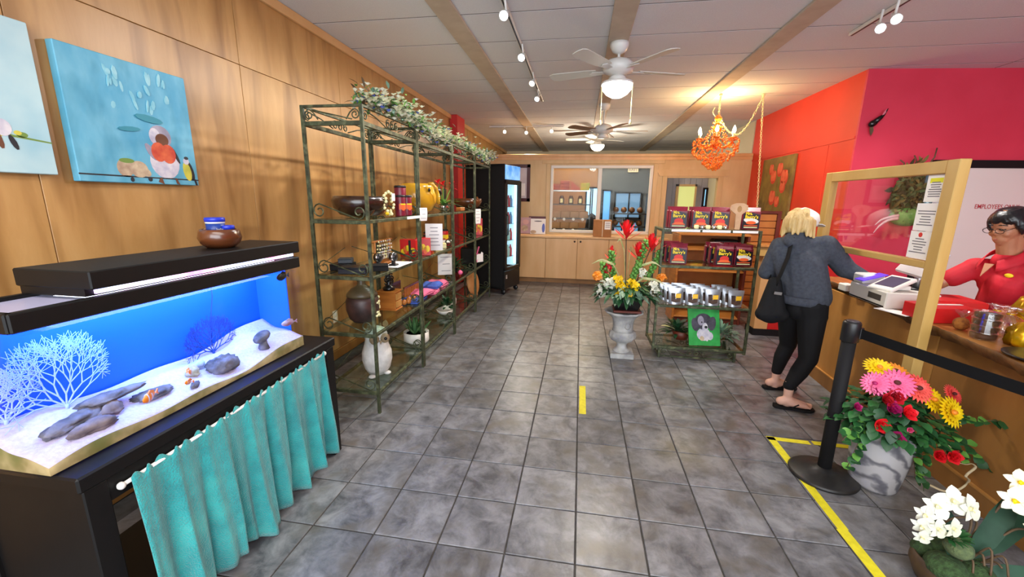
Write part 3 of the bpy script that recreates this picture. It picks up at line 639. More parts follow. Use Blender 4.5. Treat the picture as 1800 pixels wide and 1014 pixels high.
MB().tube([(-1.57,4.90,S4+.05),(-1.555,4.95,S4+.09),(-1.55,4.955,S4+.13),(-1.55,4.93,S4+.15)],[.035,.025,.022,.026],10).build('neck',white,t); MB().lathe([(.012,0),(.001,.045)],8,X=Mx.Translation((-1.545,4.935,S4+.15))@Mx.Rotation(-1.7,4,'X')).build('bill',orfl,t)
f=thing('clay_plaque','oval terracotta plaque leaning on the bottom shelf by the cooler','plaque',(-1.52,5.75,S4)); Rm=Mx.Rotation(-.5,4,'Z')@Mx.Rotation(.2,4,'Y')
MB().sph((-1.52,5.76,S4+.20),(.03,.12,.195),16,12,X=(Mx.Rotation(-.6,3,'Z')@Mx.Rotation(-.22,3,'Y'))).build('face',mat('terracotta','#b07844','#96602e',scale=8,rough=.6),f); MB().bx((-1.52,5.72,S4+.012),(.12,.22,.024),b=.005).build('foot',MATS['terracotta'],f)
# --- garland on top ---
g=thing('flower_garland','long faux garland of white blossoms along the etagere tops','garland',(-1.43,4.6,2.171))
lf=MB(); fw=MB(); bf=MB(); st=MB()
def gp(t): return V((-1.46+.05*math.sin(t*9),2.72+3.75*t,2.215+.03*math.sin(t*14)-.02*t))
st.tube([gp(k/40) for k in range(41)],.012,5)
for k in range(3000):
    t=random.random()**1.0; p=gp(t)+V((random.gauss(.01,.06),random.gauss(0,.05),random.gauss(-.012,.042)))
    if p.z<2.185 and p.x<-1.385: p.z=2.185+abs(random.gauss(0,.03))
    d=V((random.uniform(-1,1),random.uniform(-1,1),random.uniform(-.5,1)))
    if k%5<2: lf.leaf(p,d,(0,0,1),.05,.022,mi=k%2)
    else:
        q=fw if random.random()<.93 else bf
        for a in range(4): 
            d2=V((math.cos(a*1.57+k),math.sin(a*1.57+k),.7+.5*random.random())); q.leaf(p,d2,(0,0,1),.027,.024)
for k in range(60):
    t=k/60*.14; p=gp(t)+V((random.gauss(0,.04),random.gauss(0,.03),random.gauss(.02,.035))); lf.leaf(p,(random.uniform(-1,1),random.uniform(-1,1),random.uniform(-.3,1)),(0,0,1),.07,.02,mi=2)
st.build('vine',stemm,g); lf.build('leaf_sprays',[leafg,leafl,stemm],g,'stuff'); fw.build('white_blossoms',m('garland_white','#f2f0e0','#dcdcb8',scale=10,rough=.6),g,'stuff'); bf.build('blue_blossoms',bluefl,g,'stuff')
# ================= pictures on the left wall =================
def canvas(y0,y1,z0,z1,label,base):
    t=thing('canvas_painting',label,'painting',(-2.33,(y0+y1)/2,z0)); MB().b2((-2.349,y0,z0),(-2.31,y1,z1),bev=.003).build('canvas',base,t)
    def art(name,shapes):
        cols=[]; b=MB(); ms=[]
        for i,(mt,poly) in enumerate(shapes):
            if mt not in ms: ms.append(mt)
            b.prism(poly,(-2.3098,y0,z0),(0,y1-y0,0),(0,0,z1-z0),.0004+.00025*i,mi=ms.index(mt))
        b.build(name,ms,t,'stuff' if name=='brush_marks' else None)
    return t,art
skyc=m('painted_turquoise','#4fa2c2','#6fb6ce',scale=6,stretch=(1,2,1),rough=.6,detail=6,c3='#4090ac',s3=4); palec=m('painted_pale_aqua','#a9ccd4','#bcd8da',scale=5,rough=.6,detail=6,c3='#8cbccc',s3=3)
pk=m('paint_black','#1c1a22',rough=.6); pw=m('paint_white','#dcd6da','#b4b0c4',scale=20,rough=.6); pr_=m('paint_red','#c03a24','#e06a3a',scale=16,rough=.6); pg=m('paint_grey','#8a8496','#a8a0b0',scale=16,rough=.6); py_=m('paint_yellow','#d8cc4a','#b0b040',scale=16,rough=.6); pc=m('paint_cream','#d0bc9c','#a88c74',scale=20,rough=.6); pb_=m('paint_brown','#6a3c22',rough=.6); pgr=m('paint_green','#6e8c3c',rough=.6); plt=m('paint_light','#9cd0d8','#7cc0d0',scale=20,rough=.6); pdk=m('paint_teal','#2f8a9c',rough=.6)
t,art=canvas(1.622,2.24,1.642,2.245,'turquoise canvas of three birds on a wire, red breasted one largest',skyc)
sm_=[]
random.seed(3)
for k in range(22): sm_.append((plt,ell(.3+.5*random.random(),.62+.3*random.random(),.008+.012*random.random(),.02+.04*random.random(),7,random.uniform(-.4,.4))))
art('brush_marks',sm_+[(pdk,ell(.60,.56,.12,.03,10,-.1)),(pdk,ell(.42,.45,.09,.02,10,.1))])
art('painted_wire',[(pk,[(0,.052),(1,.045),(1,.056),(0,.064)])])
art('painted_robin',[(pw,ell(.69,.20,.135,.15)),(pg,ell(.68,.42,.10,.10)),(pw,ell(.63,.42,.05,.07)),(pb_,ell(.69,.395,.06,.055)),(pg,ell(.575,.28,.03,.08,10,.5)),(pk,ell(.80,.27,.015,.08,10,.4)),(pr_,ell(.645,.285,.068,.085)),(pr_,ell(.73,.275,.068,.085)),(pb_,[(.62,.06),(.635,.06),(.65,.0),(.60,.02)][::-1]),(pb_,[(.76,.06),(.775,.06),(.80,.0),(.77,.01)][::-1])])
art('painted_sparrows',[(pc,ell(.34,.125,.065,.075)),(pc,ell(.45,.12,.075,.07)),(pgr,ell(.36,.185,.06,.02)),(pc,ell(.50,.10,.05,.035,12,-.6)),(pk,ell(.38,.03,.015,.02)),(pk,ell(.53,.04,.018,.02))])
art('painted_titmouse',[(pk,ell(.925,.14,.035,.10,14,.25)),(py_,ell(.895,.13,.04,.09,14,.15)),(pw,ell(.895,.225,.03,.03)),(pk,ell(.90,.255,.022,.015)),(pk,[(.95,.06),(.97,.06),(.985,.0),(.965,.0)][::-1])])
t,art=canvas(.90,1.545,1.665,2.275,'pale aqua canvas of a bird on a branch, leftmost on the wall',palec)
art('painted_branch',[(pgr,[(.0,.36),(.5,.30),(.8,.235),(1,.215),(1,.225),(.8,.25),(.5,.32),(0,.38)])])
art('painted_bird',[(pb_,ell(.50,.36,.10,.13)),(pb_,ell(.66,.33,.055,.09,14,.3)),(py_,ell(.72,.28,.05,.06)),(pw,ell(.76,.29,.045,.055)),(pb_,ell(.73,.22,.018,.07,10,.2)),(pk,ell(.80,.20,.015,.05,10,.3))])
art('canvas_tail',[(pgr,ell(.85,.255,.03,.018)),(py_,ell(.83,.265,.02,.015))])
# ================= aquarium on its stand =================
X0,X1,Y0,Y1=-1.80,-1.52,.83,2.015
s=thing('aquarium_stand','black lacquered open stand under the lit fish tank','stand',(-1.7,1.5,0))
MB().b2((-1.955,.845,.70),(-1.44,2.17,.752),bev=.006).build('top',tankblack,s)
for x,y in ((-1.48,.89),(-1.48,2.12),(-1.92,.89),(-1.92,2.12)): MB().b2((x-.035,y-.035,0),(x+.035,y+.035,.70),bev=.004).build('leg',tankblack,s)
MB().b2((-1.475,.92,.615),(-1.45,2.09,.70),bev=.003).build('apron',tankblack,s)
MB().b2((-1.89,.87,.02),(-1.51,.90,.70)).build('side_panel',tankblack,s)
MB().b2((-1.88,.90,.14),(-1.5,2.10,.165),bev=.003).build('lower_shelf',tankblack,s)
MB().b2((-1.935,1.75,.17),(-1.915,2.09,.70)).build('back_panel',tankblack,s)
cu=thing('curtain','turquoise terry curtain gathered on a white rod under the tank','curtain',(-1.42,1.5,.02))
MB().cyl((-1.437,.955,.655),(-1.437,2.045,.692),.007,n=10).build('rod',white,cu)
for yq,zq in ((.95,.655),(2.05,.692)): MB().sph((-1.437,yq,zq),(.013,.012,.013),10,7).build('rod_end',white,cu)
def cf(u,v):
    y=.975+1.06*u; zt=.667+.036*u; zb=.035+.015*math.sin(u*23)+.02*math.sin(u*7+1); d=1-v
    a=.006+.03*d; x=-1.428+a*(math.sin(u*44+1.2*math.sin(u*9)+.6*d)+.5*math.sin(u*95+2))*.8+.03*d*(.6+.6*math.sin(u*5+.5))+.05*max(0,d-.75)*(math.sin(u*17))
    return (x,y+.05*d*(u-.3)+.006*math.sin(u*60+d*3),zb+(zt-zb)*v+.012*math.sin(u*140)*(v>.97))
cl=MB().grid(cf,170,22).build('cloth',teal,cu); so=cl.modifiers.new('t','SOLIDIFY'); so.thickness=.004
a=thing('aquarium','long glass aquarium with black rim and glowing blue backing','aquarium',(-1.71,1.42,.7525))
g=MB(); rr=.05
def rp(u):
    # front + rounded front-left corner + left side outline
    pts=[(X1,Y1),(X1,Y0+rr)]+[(X1-rr+rr*math.cos(-t*PI/12),Y0+rr+rr*math.sin(-t*PI/12)) for t in range(1,7)]+[(X0,Y0)]
    return pts
pl=rp(0); zb,zt=.753,1.215
for k in range(len(pl)-1):
    p,q=pl[k],pl[k+1]; g.add([(p[0],p[1],zb),(q[0],q[1],zb),(q[0],q[1],zt),(p[0],p[1],zt)],[(0,1,2,3)],0,True)
g.add([(X0,Y1,zb),(X1,Y1,zb),(X1,Y1,zt),(X0,Y1,zt)],[(0,1,2,3)])
g.build('glass_wall',tankglass,a)
r=MB(); 
r.b2((X1-.022,Y0,1.205),(X1+.006,Y1+.006,1.262),bev=.004); r.b2((X0,Y0-.006,1.205),(X1,Y0+.022,1.262),bev=.004); r.b2((X0,Y1-.022,1.205),(X1,Y1+.006,1.262),bev=.004); r.b2((X0-.006,Y0,1.205),(X0+.022,Y1,1.262),bev=.004)
r.build('rim',tankblack,a)
MB().b2((X0+.004,Y0+.01,.756),(X0+.012,Y1-.01,1.205)).build('backing',bluebg,a)
MB().b2((X0+.012,Y1-.012,.756),(-1.60,Y1-.006,1.205)).build('refracted_backing',bluebg,a)  # blue strip added to imitate the backing's refracted image at the tank end
MB().b2((X0+.02,Y0+.02,1.243),(X1-.02,Y0+.24,1.249)).build('glass_lid',mat('lavender_lid','#c8c8ea',rough=.3),a)  # opaque lavender stands in for tank light on the clear lid
h=MB(); h.b2((-1.81,1.03,1.287),(-1.508,2.02,1.346),bev=.004); h.build('hood',tankblack,a)
h=MB(); h.b2((-1.80,1.035,1.262),(-1.545,2.015,1.287)); h.build('hood_riser',tankblack,a)
led=m('lit_led_strip','#d8e0ff','#ff90c8',scale=5,emit=3.0,lo=.48,hi=.62,c3='#4060ff',s3=7)
MB().b2((-1.545,1.06,1.268),(-1.535,2.0,1.284)).build('light_strip',led,a)
MB().b2((-1.78,1.06,1.228),(-1.60,1.99,1.24)).build('lamp_tube',lit('lit_tank_lamp','#e4ecff',5),a)
lamp('tank_lamp','AREA',(-1.70,1.43,1.222),0.8,(.86,.9,1),.9,.14,aim=(-1.70,1.43,0)).rotation_euler=(0,0,PI/2)
lamp('tank_lamp_blue','AREA',(-1.62,1.43,1.20),9,(.08,.34,1),1.0,.1,aim=(-1.85,1.43,.88))
def sz(u,v):
    y=Y0+.012+(Y1-Y0-.024)*v; x=X1-.006-(X1-X0-.03)*u
    e=.776+.030*v+.013*math.sin(v*7+.6)+.008*math.sin(v*17)
    return (x,y,e+.075*u+.012*math.sin(u*9+v*5)*u)
sd=MB().grid(sz,16,50); n=len(sd.v)
fr_=[(X1-.006,Y0+.012+(Y1-Y0-.024)*j/50,.757) for j in range(51)]; k0=n; sd.v+=fr_
for j in range(50): sd.f.append((j,j+1,k0+j+1,k0+j)); sd.m.append(1); sd.s.append(True)
lf_=[sd.v[i*51] for i in range(17)]; k1=len(sd.v); sd.v+=[(p[0],p[1],.757) for p in lf_]
for i in range(16): sd.f.append((i*51,k1+i,k1+i+1,(i+1)*51)); sd.m.append(1); sd.s.append(True)
rt_=[sd.v[i*51+50] for i in range(17)]; k2=len(sd.v); sd.v+=[(p[0],p[1],.757) for p in rt_]
for i in range(16): sd.f.append((i*51+50,(i+1)*51+50,k2+i+1,k2+i)); sd.m.append(1); sd.s.append(True)
sd.build('sand_bed',[sandm,sandside],a,'stuff')
MB().b2((X0+.016,Y0+.03,1.19),(X1-.012,Y1-.012,1.1905)).build('water_surface',water,a)
def sandz(x,y): 
    u=(X1-.006-x)/(X1-X0-.03); v=(y-Y0-.012)/(Y1-Y0-.024); return sz(max(0,min(1,u)),max(0,min(1,v)))[2]
def rock(x,y,d,rz,label,mt=rockm,seed=0,cat='rock',dz=0):
    random.seed(seed); b=MB(); b.sph((0,0,0),1,26,16); ph=[random.uniform(0,6) for _ in range(6)]
    vs=[]
    for p in b.v:
        p=V(p); f=1+.07*math.sin(11*p.x+9*p.z)+.07*math.sin(13*p.y-8*p.z+ph[3])+.16*math.sin(3*p.x+ph[0])+.14*math.sin(4*p.y+ph[1])+.12*math.sin(5*p.z+7*p.x+ph[2]); q=Mx.Rotation(rz,3,'Z')@V((p.x*f*d[0],p.y*f*d[1],p.z*f*d[2])); vs.append((x+q.x,y+q.y,sandz(x,y)+d[2]*.55+q.z+dz))
    b.v=vs; return solo(b,'reef_rock',mt,label,cat)
rock(-1.64,.99,(.035,.075,.022),.2,'dark flat rock under the white sea fan',seed=1); rock(-1.58,1.00,(.03,.06,.02),0,'pale brown rock at the front left of the tank',mat('brown_reef_rock','#8a7a78','#5c5054',scale=20,rough=.9),2)
rock(-1.655,1.12,(.03,.09,.016),-.1,'long flat slab of dark rock bridging the left rocks',seed=3,dz=.035); rock(-1.63,1.09,(.03,.045,.022),.3,'brown rock beside the large clownfish',MATS['brown_reef_rock'],4); rock(-1.62,1.24,(.03,.06,.02),-.2,'jagged layered rock behind the large clownfish',seed=5)
rock(-1.60,1.535,(.045,.06,.045),0,'large dark rock before the purple sea fan',seed=6); rock(-1.63,1.42,(.025,.025,.022),0,'small round cream rock beside the dark rock',mat('cream_reef_rock','#b0a890','#7c7460',scale=30,rough=.9),7); rock(-1.66,1.47,(.02,.03,.02),0,'small pale coral lump at the purple fan base',coralw,8); rock(-1.56,1.36,(.012,.03,.012),.4,'small grey stone behind the paired clownfish',seed=9)
t=thing('mushroom_rock','grey mushroom shaped rock at the right of the tank','rock',(-1.58,1.77,sandz(-1.58,1.77)-.005)); z_=sandz(-1.58,1.77)-.005
MB().lathe([(.028,0),(.02,.025),(.018,.05)],12,(-1.58,1.77,z_)).build('stem',rockm,t); MB().sph((-1.58,1.765,z_+.065),(.032,.05,.026),14,9,X=Mx.Rotation(.3,3,'X')).build('cap',rockm,t)
def seafan(x,y,w,h,mt,label,seed,depth=8):
    random.seed(seed); b=MB(); z=sandz(x,y)-.006
    segs=[]
    def br(p,a,L,d,r):
        q=(p[0]+L*math.sin(a),p[1]+L*math.cos(a)); segs.append((p,q,r))
        if d==0 or abs(q[0])>w*.55 or q[1]>h or q[1]<-.01: return
        k=2 if random.random()<.88 else 1
        for i in range(k): br(q,a+(random.uniform(.18,.62)*(1 if i else -1)+random.uniform(-.1,.1))*(1 if k==2 else .4),L*random.uniform(.82,.98),d-1,max(r*.82,.0011))
    for a in (-1.15,-.7,-.3,.1,.5,.95): br((0,.012),a,h*.16,depth,.0034)
    for p,q,r in segs: b.tube([(x+.012*math.sin(p[0]*30),y+p[0],z+p[1]),(x+.012*math.sin(q[0]*30),y+q[0],z+q[1])],[r,r*.8],4,cap=False)
    b.tube([(x,y,z),(x,y,z+.02)],.006,6)
    solo(b,'sea_fan',mt,label,'coral',base=(x,y,z))
seafan(-1.715,1.03,.26,.28,coralw,'large white branching sea fan at the left of the tank',4,7); seafan(-1.755,.90,.16,.20,coralw,'white sea fan half hidden at the tank left end',9,6); seafan(-1.735,1.63,.26,.20,corald,'purple blue sea fan behind the dark rock',5,7)
def fish(x,y,z,L,rz,mt,st,label,stripes=(.3,.55,.8),tilt=0):
    t=thing('clownfish' if mt is orfish else 'reef_fish',label,'fish',(x,y,z),rz)
    b=MB(); pr=[(0,-.5),(.10,-.44),(.19,-.25),(.22,-.05),(.18,.15),(.10,.30),(.05,.38)]
    R=Mx.Rotation(PI/2+tilt,4,'Y')@Mx.Diagonal((1,.45,1,1)); b.lathe([(r*L,zz*L) for r,zz in pr],12,X=R); b.build('body',mt,t,local=True)
    f=MB(); f.prism([(.36*L,0),(.55*L,.13*L),(.52*L,0),(.55*L,-.13*L)],(0,-.002,0),(1,0,-tilt),(tilt,0,1),.004); f.prism([(-.2*L,.18*L),(.0,.30*L),(.25*L,.2*L),(.25*L,.1*L)],(0,-.002,0),(1,0,-tilt),(tilt,0,1),.004); f.build('fin',mt,t,local=True)
    if st:
        b=MB()
        for q in stripes:
            rr_=max(.06,.225*math.sin(PI*min(.95,q+.08)))*L; b.lathe([(rr_*1.03,-.03*L+(q-.5)*L),(rr_*1.03,.03*L+(q-.5)*L)],12,X=R)
        b.build('white_band',st,t,local=True)
orfish=m('orange_fish','#f08c1e','#e0701a',scale=20,rough=.4)
fish(-1.545,1.165,.853,.085,2.0,orfish,pw,'largest clownfish, hovering over the flat rock',tilt=.0); fish(-1.54,1.315,.842,.05,1.9,orfish,pw,'small clownfish, lower of the pair in mid tank',tilt=.3); fish(-1.56,1.345,.872,.055,-.9,orfish,pw,'small clownfish, upper of the pair in mid tank',tilt=-.5)
fish(-1.57,1.955,.90,.085,1.2,mat('pale_pink_fish','#b0a4b4','#8a5058',scale=20,rough=.4),None,'pale pinkish fish at the right end of the tank'); fish(-1.56,1.93,1.165,.10,1.7,black,None,'dark fish under the hood at the right end')
solo(MB().tube([(-1.765,1.70,1.19),(-1.76,1.69,1.1),(-1.755,1.66,1.0),(-1.75,1.64,.86)],.0025,5),'heater_cord',corald,'thin dark cord hanging into the tank before the blue backing','cord')
# bowl and tubs on the hood
b=thing('wooden_bowl','small glossy brown bowl standing on the tank hood','bowl',(-1.66,1.68,1.347)); MB().lathe(thick([(.055,0),(.078,.02),(.088,.045),(.082,.075),(.076,.085)],.007),26,(-1.66,1.68,1.347)).build('bowl',woodbowl,b)
bl=m('blue_label','#1c3c8c',rough=.35); bl2=m('blue_lid','#2036c0',rough=.35); cg=m('grey_crumbs','#5c6258','#8a8e80',scale=40,rough=.6)
t=thing('fish_food_tub','tall blue lidded fish food tub standing in the small bowl','tub',(-1.672,1.675,1.36)); q=(-1.672,1.675,1.36)
MB().lathe([(.034,0),(.036,.045)],20,q).build('body',cg,t); MB().lathe([(.0365,.045),(.038,.098)],20,q).build('label',bl,t); MB().lathe([(.0385,.098),(.039,.106)],20,q).build('rim',white,t); MB().lathe([(.041,.106),(.041,.122),(.037,.125),(0,.125)],20,q).build('lid',bl2,t)
text('Seafood',.011,(-1.672+.0385,1.675-.012,1.433),(.25,.97,0),(0,0,1),white,t,width=.04)
t=thing('fish_food_tub','small blue lidded tub leaning beside the tall tub','tub',(-1.632,1.70,1.358)); q=(-1.632,1.70,1.358); MB().lathe([(.022,0),(.024,.075)],18,q).build('body',cg,t); MB().lathe([(.028,.072),(.028,.088),(.025,.091),(0,.091)],18,q).build('lid',bl2,t)
ORD=['first','second','third','fourth','fifth','sixth','seventh']
# ================= drinks cooler =================
ca=math.radians(18); F=V((-1.221,6.642,0)); dv=V((math.sin(ca),math.cos(ca),0)); nv=V((math.cos(ca),-math.sin(ca),0))
co_=thing('drinks_cooler','tall black glass door drinks cooler with lit blue header','cooler',F,0)
def cb(d0,d1,n0,n1,z0,z1,name,mt,bev=.004,par=None):
    b=MB(); c=dv*((d0+d1)/2)+nv*((n0+n1)/2)+V((0,0,(z0+z1)/2)); b.bx(c,(abs(n1-n0),abs(d1-d0),z1-z0),R=rotz(-ca),b=bev); return b.build(name,mt,par or co_,local=True)
LW=.56
cb(0,LW,-.72,-.03,.09,.13,'bottom_panel',blackm); cb(0,LW,-.72,-.03,2.09,2.135,'top_panel',blackm)
cb(0,.03,-.72,-.0,.09,2.135,'side_panel',blackm); cb(LW-.03,LW,-.72,-.0,.09,2.135,'side_panel',blackm); cb(0,LW,-.74,-.71,.09,2.135,'back_panel',blackm)
cb(.02,LW-.02,-.03,.012,1.90,2.12,'header_sign',m('cooler_header','#3f8fe0','#8cc4f4',scale=5,emit=.75))
cb(.0,LW,-.02,.02,.10,.40,'kick_grille',black)
cb(.03,.09,.013,.02,.27,.34,'rating_label',paper,.001)
for z0,z1,d0,d1 in ((.41,.47,0,LW),(1.82,1.885,0,LW),(.41,1.885,0,.06),(.41,1.885,LW-.06,LW)): cb(d0,d1,-.01,.03,z0,z1,'door_frame',black)
cb(.06,LW-.06,.0,.006,.47,1.82,'door_glass',glass,0)
cb(.035,LW-.035,-.70,-.69,.44,1.86,'lit_liner',m('lit_cooler_liner','#b4e0f4',emit=.9),0)  # both liners glow by themselves, standing in for light inside the cooler
cb(LW-.036,LW-.031,-.68,-.04,.44,1.86,'lit_side_liner',MATS['lit_cooler_liner'],0)
for d in (.07,LW-.07): cb(d-.01,d+.01,-.06,-.04,.48,1.82,'lamp_tube',lit('lit_cooler_tube','#dff2ff',5) if 'lit_cooler_tube' not in MATS else MATS['lit_cooler_tube'],0)
hd=MB(); hd.tube([dv*.03+nv*.03+V((0,0,1.0)),dv*.03+nv*.06+V((0,0,1.02)),dv*.03+nv*.06+V((0,0,1.32)),dv*.03+nv*.03+V((0,0,1.34))],.011,8); hd.build('handle',black,co_,local=True)
for sx,d in ((0,.05),(0,LW-.05),(-.65,.05),(-.65,LW-.05)):
    c=dv*d+nv*(sx-.03); k=MB(); k.lathe([(.0,-.02),(.04,-.02),(.045,0),(.04,.02),(0,.02)],14,X=Mx.Translation(c+V((0,0,.045)))@Mx.Rotation(-ca,4,'Z')@Mx.Rotation(PI/2,4,'X')); k.bx(c+V((0,0,.085)),(.03,.04,.02)); k.build('caster',black,co_,local=True)
for z in (.62,.90,1.18,1.46):
    cb(.04,LW-.04,-.66,-.05,z-.006,z,'wire_shelf',chrome,0)
    n=0
    for i in range(5):
        for j in range(2):
            c=F+dv*(.10+.09*i)+nv*(-.12-.14*j)+V((0,0,z+.001)); mt=[m('bottle_teal','#9cd8d8',rough=.2),m('bottle_blue','#5a90c0',rough=.2),m('bottle_red','#a83848',rough=.2)][(i+j)%3] if z==.62 and i<3 and j==0 else [MATS['bottle_teal'],MATS['bottle_blue'],MATS['bottle_red']][(i*2+j+int(z*10))%3]
            t=solo(MB().lathe([(.0,0),(.030,0),(.032,.01),(.032,.12),(.014,.165),(.014,.19),(0,.19)],12,c),'drink_bottle',mt,ORD[i]+' bottle on the '+{.62:'lowest',.90:'second lowest',1.18:'second highest',1.46:'top'}[z]+' cooler shelf, '+['front','rear'][j]+' row','bottle','bottles inside the drinks cooler')
# framed notice behind the cooler
t=thing('framed_notice','white notice in a dark red wooden frame on the back partition','frame',(-1.26,PY-.02,1.55))
for x0,x1,z0,z1 in ((-1.50,-1.02,2.2,2.265),(-1.50,-1.02,1.545,1.61),(-1.085,-1.02,1.545,2.265),(-1.50,-1.435,1.545,2.265)): MB().b2((x0,PY-.03,z0),(x1,PY-.001,z1),bev=.004).build('frame_bar',m('mahogany_frame','#4a1618',rough=.35) if 'mahogany_frame' not in MATS else MATS['mahogany_frame'],t)
MB().b2((-1.44,PY-.012,1.6),(-1.08,PY-.004,2.21)).build('print',m('print_lilac','#d8d0d4','#c4b8c0',scale=3),t); MB().b2((-1.40,PY-.0135,1.66),(-1.12,PY-.012,1.90)).build('print_panel',paper,t)
# ================= base cabinets =================
cx=[-1.79,-1.21,-.63,-.03,.55,1.13,1.60]
for i,(a,b) in enumerate(zip(cx[::2],cx[2::2])):
    t=thing('base_cabinet',['birch base cabinet partly behind the drinks cooler','birch base cabinet under the service window left pane','birch base cabinet under the service window right pane'][i],'cabinet',((a+b)/2,8.1,0))
    bd=MB(); bd.b2((a,7.88,.09),(b,8.385,.875)); bd.build('carcass',darkply,t); MB().b2((a,7.93,0),(b,8.3,.09)).build('plinth',darkply,t)
    mid=cx[2*i+1]
    for x0,x1,sg in ((a,mid,1),(mid,b,-1)):
        d=MB().b2((x0+.003,7.855,.10),(x1-.003,7.879,.87),bev=.003).build('door',cabwood,t); kx=(x1-.055) if sg>0 else x0+.055
        MB().sph(V((kx,7.84,.82))-V(t.location),(.018,.016,.018),10,6).build('knob',potblack,d,local=True)
solo(MB().b2((-1.9,7.83,.877),(1.62,8.37,.915),bev=.004),'worktop',cabwood,'long birch worktop over the base cabinets','worktop')
t=thing('cardboard_box','cardboard box with white label standing before the service window','box',(.42,8.05,.916)); MB().bx((.42,8.05,1.072),(.33,.26,.31),b=.004).build('carton',cardboard,t); MB().bx((.51,7.918,1.13),(.11,.002,.15)).build('shipping_label',paper,t); MB().bx((.42,7.9185,1.072),(.012,.002,.31)).build('tape_seam',cream,t)
for k in range(3): MB().bx((.51,7.9165,1.17-.035*k),(.08,.001,.01)).build('lettering',inkm,t)
def book(x,y,z,w,h,rz,base,label,shapes):
    t=thing('recipe_card',label,'card',(x,y,z),rz); MB().bx((0,0,h/2),(w,.012,h),R=Mx.Rotation(-.12,3,'X')).build('board',base,t,local=True)
    for i,(mt,cx_,cz_,a,b) in enumerate(shapes): MB().prism(ell(cx_,cz_,a,b,12),(0,-.0065-.0003*i,h/2),(1,0,0),(0,.12,1),.0004).build('print',mt,t,local=True)
pinkp=m('card_pink','#d8a8a4',rough=.6)
book(-1.09,8.22,.918,.24,.32,.1,m('card_mauve','#c8a8ac','#b88c94',scale=6,rough=.6),'mauve recipe card leaning on the partition by the cooler',((pc,0,-.05,.07,.06),(pinkp,.02,.07,.06,.05)))
book(-.82,8.18,.918,.30,.30,-.05,paper,'white recipe card with a cookie picture on the worktop',((pc,-.09,-.11,.06,.035),(bluefl,.11,-.03,.03,.09),(inkm,0,.1,.08,.012)))
book(-.85,8.29,.918,.34,.34,0,m('card_maroon','#5c2430',rough=.5),'dark maroon board standing behind the white recipe card',())
# ================= goods behind the service window =================
r=thing('wire_rack','black wire rack of packaged goods seen through the left window pane','rack',(-.22,9.3,0))
for x in (-.66,.20):
    for y in (9.15,9.5): MB().b2((x-.012,y-.012,0),(x+.012,y+.012,1.86)).build('post',black,r)
RZ=(1.79,1.50,1.20,.97,.72)
for z in RZ: MB().b2((-.66,9.14,z-.02),(.20,9.5,z)).build('shelf',black if z<1.7 else steel,r)
brn=m('kraft_bag','#b48a5c','#96703f',scale=10,rough=.7); redst=m('orange_carton','#c8603a','#a84426',scale=8,rough=.5); jarb=m('dark_jar','#5c3a24',rough=.3)
for i,(x,n) in enumerate(((-.57,2),(-.36,3))):
    for k in range(n): solo(MB().bx((x,9.22,RZ[0]+.035+.066*k),(.20,.14,.062),b=.004),'flat_carton',redst,'orange flat carton, '+['bottom','middle','top'][k]+' of the '+['left','right'][i]+' stack on the back rack','carton','cartons on the back rack')
solo(MB().prism([(0,0),(.20,0),(.20,.05),(.02,.19),(0,.19)],(-.24,9.2,RZ[0]+.001),(1,0,0),(0,0,1),.03),'leaning_frame',redst,'slanted orange frame on top of the back rack','frame')
solo(MB().bx((.07,9.22,RZ[0]+.08),(.19,.03,.15),b=.003),'yellow_card',m('yellow_green_card','#d8b02c','#7ca838',scale=8,rough=.6),'yellow and green card on top of the back rack','card')
for i in range(3):
    t=thing('label_jar',ORD[i]+' dark labelled jar on the upper back rack shelf','jar',(-.42+.2*i,9.22,RZ[1]+.001),0,'jars on the back rack'); MB().lathe([(0,0),(.05,0),(.053,.02),(.053,.13),(.035,.15),(.037,.175),(0,.175)],14,t.location).build('jar',jarb,t); MB().bx(V(t.location)+V((0,-.054,.07)),(.06,.004,.09)).build('label',creamfl,t)
for q,z in enumerate(RZ[2:4]):
    for i in range(4 if q==0 else 3):
        t=thing('kraft_package',ORD[i]+' tan kraft package on the '+['upper','lower'][q]+' kraft row of the back rack','package',(-.53+.2*i,9.21,z+.001),0,'packages on the back rack'); MB().bx(V(t.location)+V((0,0,.075)),(.19,.10,.15),b=.012).build('bag',brn,t); MB().lathe([(0,0),(.032,0),(.032,.004),(0,.004)],14,X=Mx.Translation(V(t.location)+V((-.02,-.07,-.025)))@Mx.Rotation(PI/2,4,'X')).build('price_disc',paper,t)
for i in range(4):
    t=thing('kraft_package',ORD[i]+' low tan package on the lowest visible rack shelf','package',(-.55+.21*i,9.21,RZ[4]+.001),0,'low packages on the back rack'); MB().bx(V(t.location)+V((0,0,.05)),(.18,.10,.10),b=.012).build('bag',brn,t); MB().lathe([(0,0),(.03,0),(.03,.004),(0,.004)],14,X=Mx.Translation(V(t.location)+V((0,-.055,.11)))@Mx.Rotation(PI/2,4,'X')).build('price_disc',paper,t)
for i in range(2): solo(MB().sph((-.52+.30*i,9.23,RZ[2]+.20),(.10,.06,.045),12,8),'folded_cap',bluefl if i==0 else blackm,['navy folded cap above the kraft packages, left','black folded cap above the kraft packages, right'][i],'cap') if False else None
r=thing('jar_rack','dark rack of round tins seen through the right window pane','rack',(1.0,9.4,0))
for x in (.66,1.42): MB().b2((x-.02,9.3,0),(x+.02,9.55,1.75)).build('post',black,r)
for z in (1.32,1.04,.74): MB().b2((.66,9.3,z-.025),(1.42,9.55,z)).build('shelf',black,r)
tin=m('brown_tin','#7a5230','#5c3c20',scale=6,rough=.4)
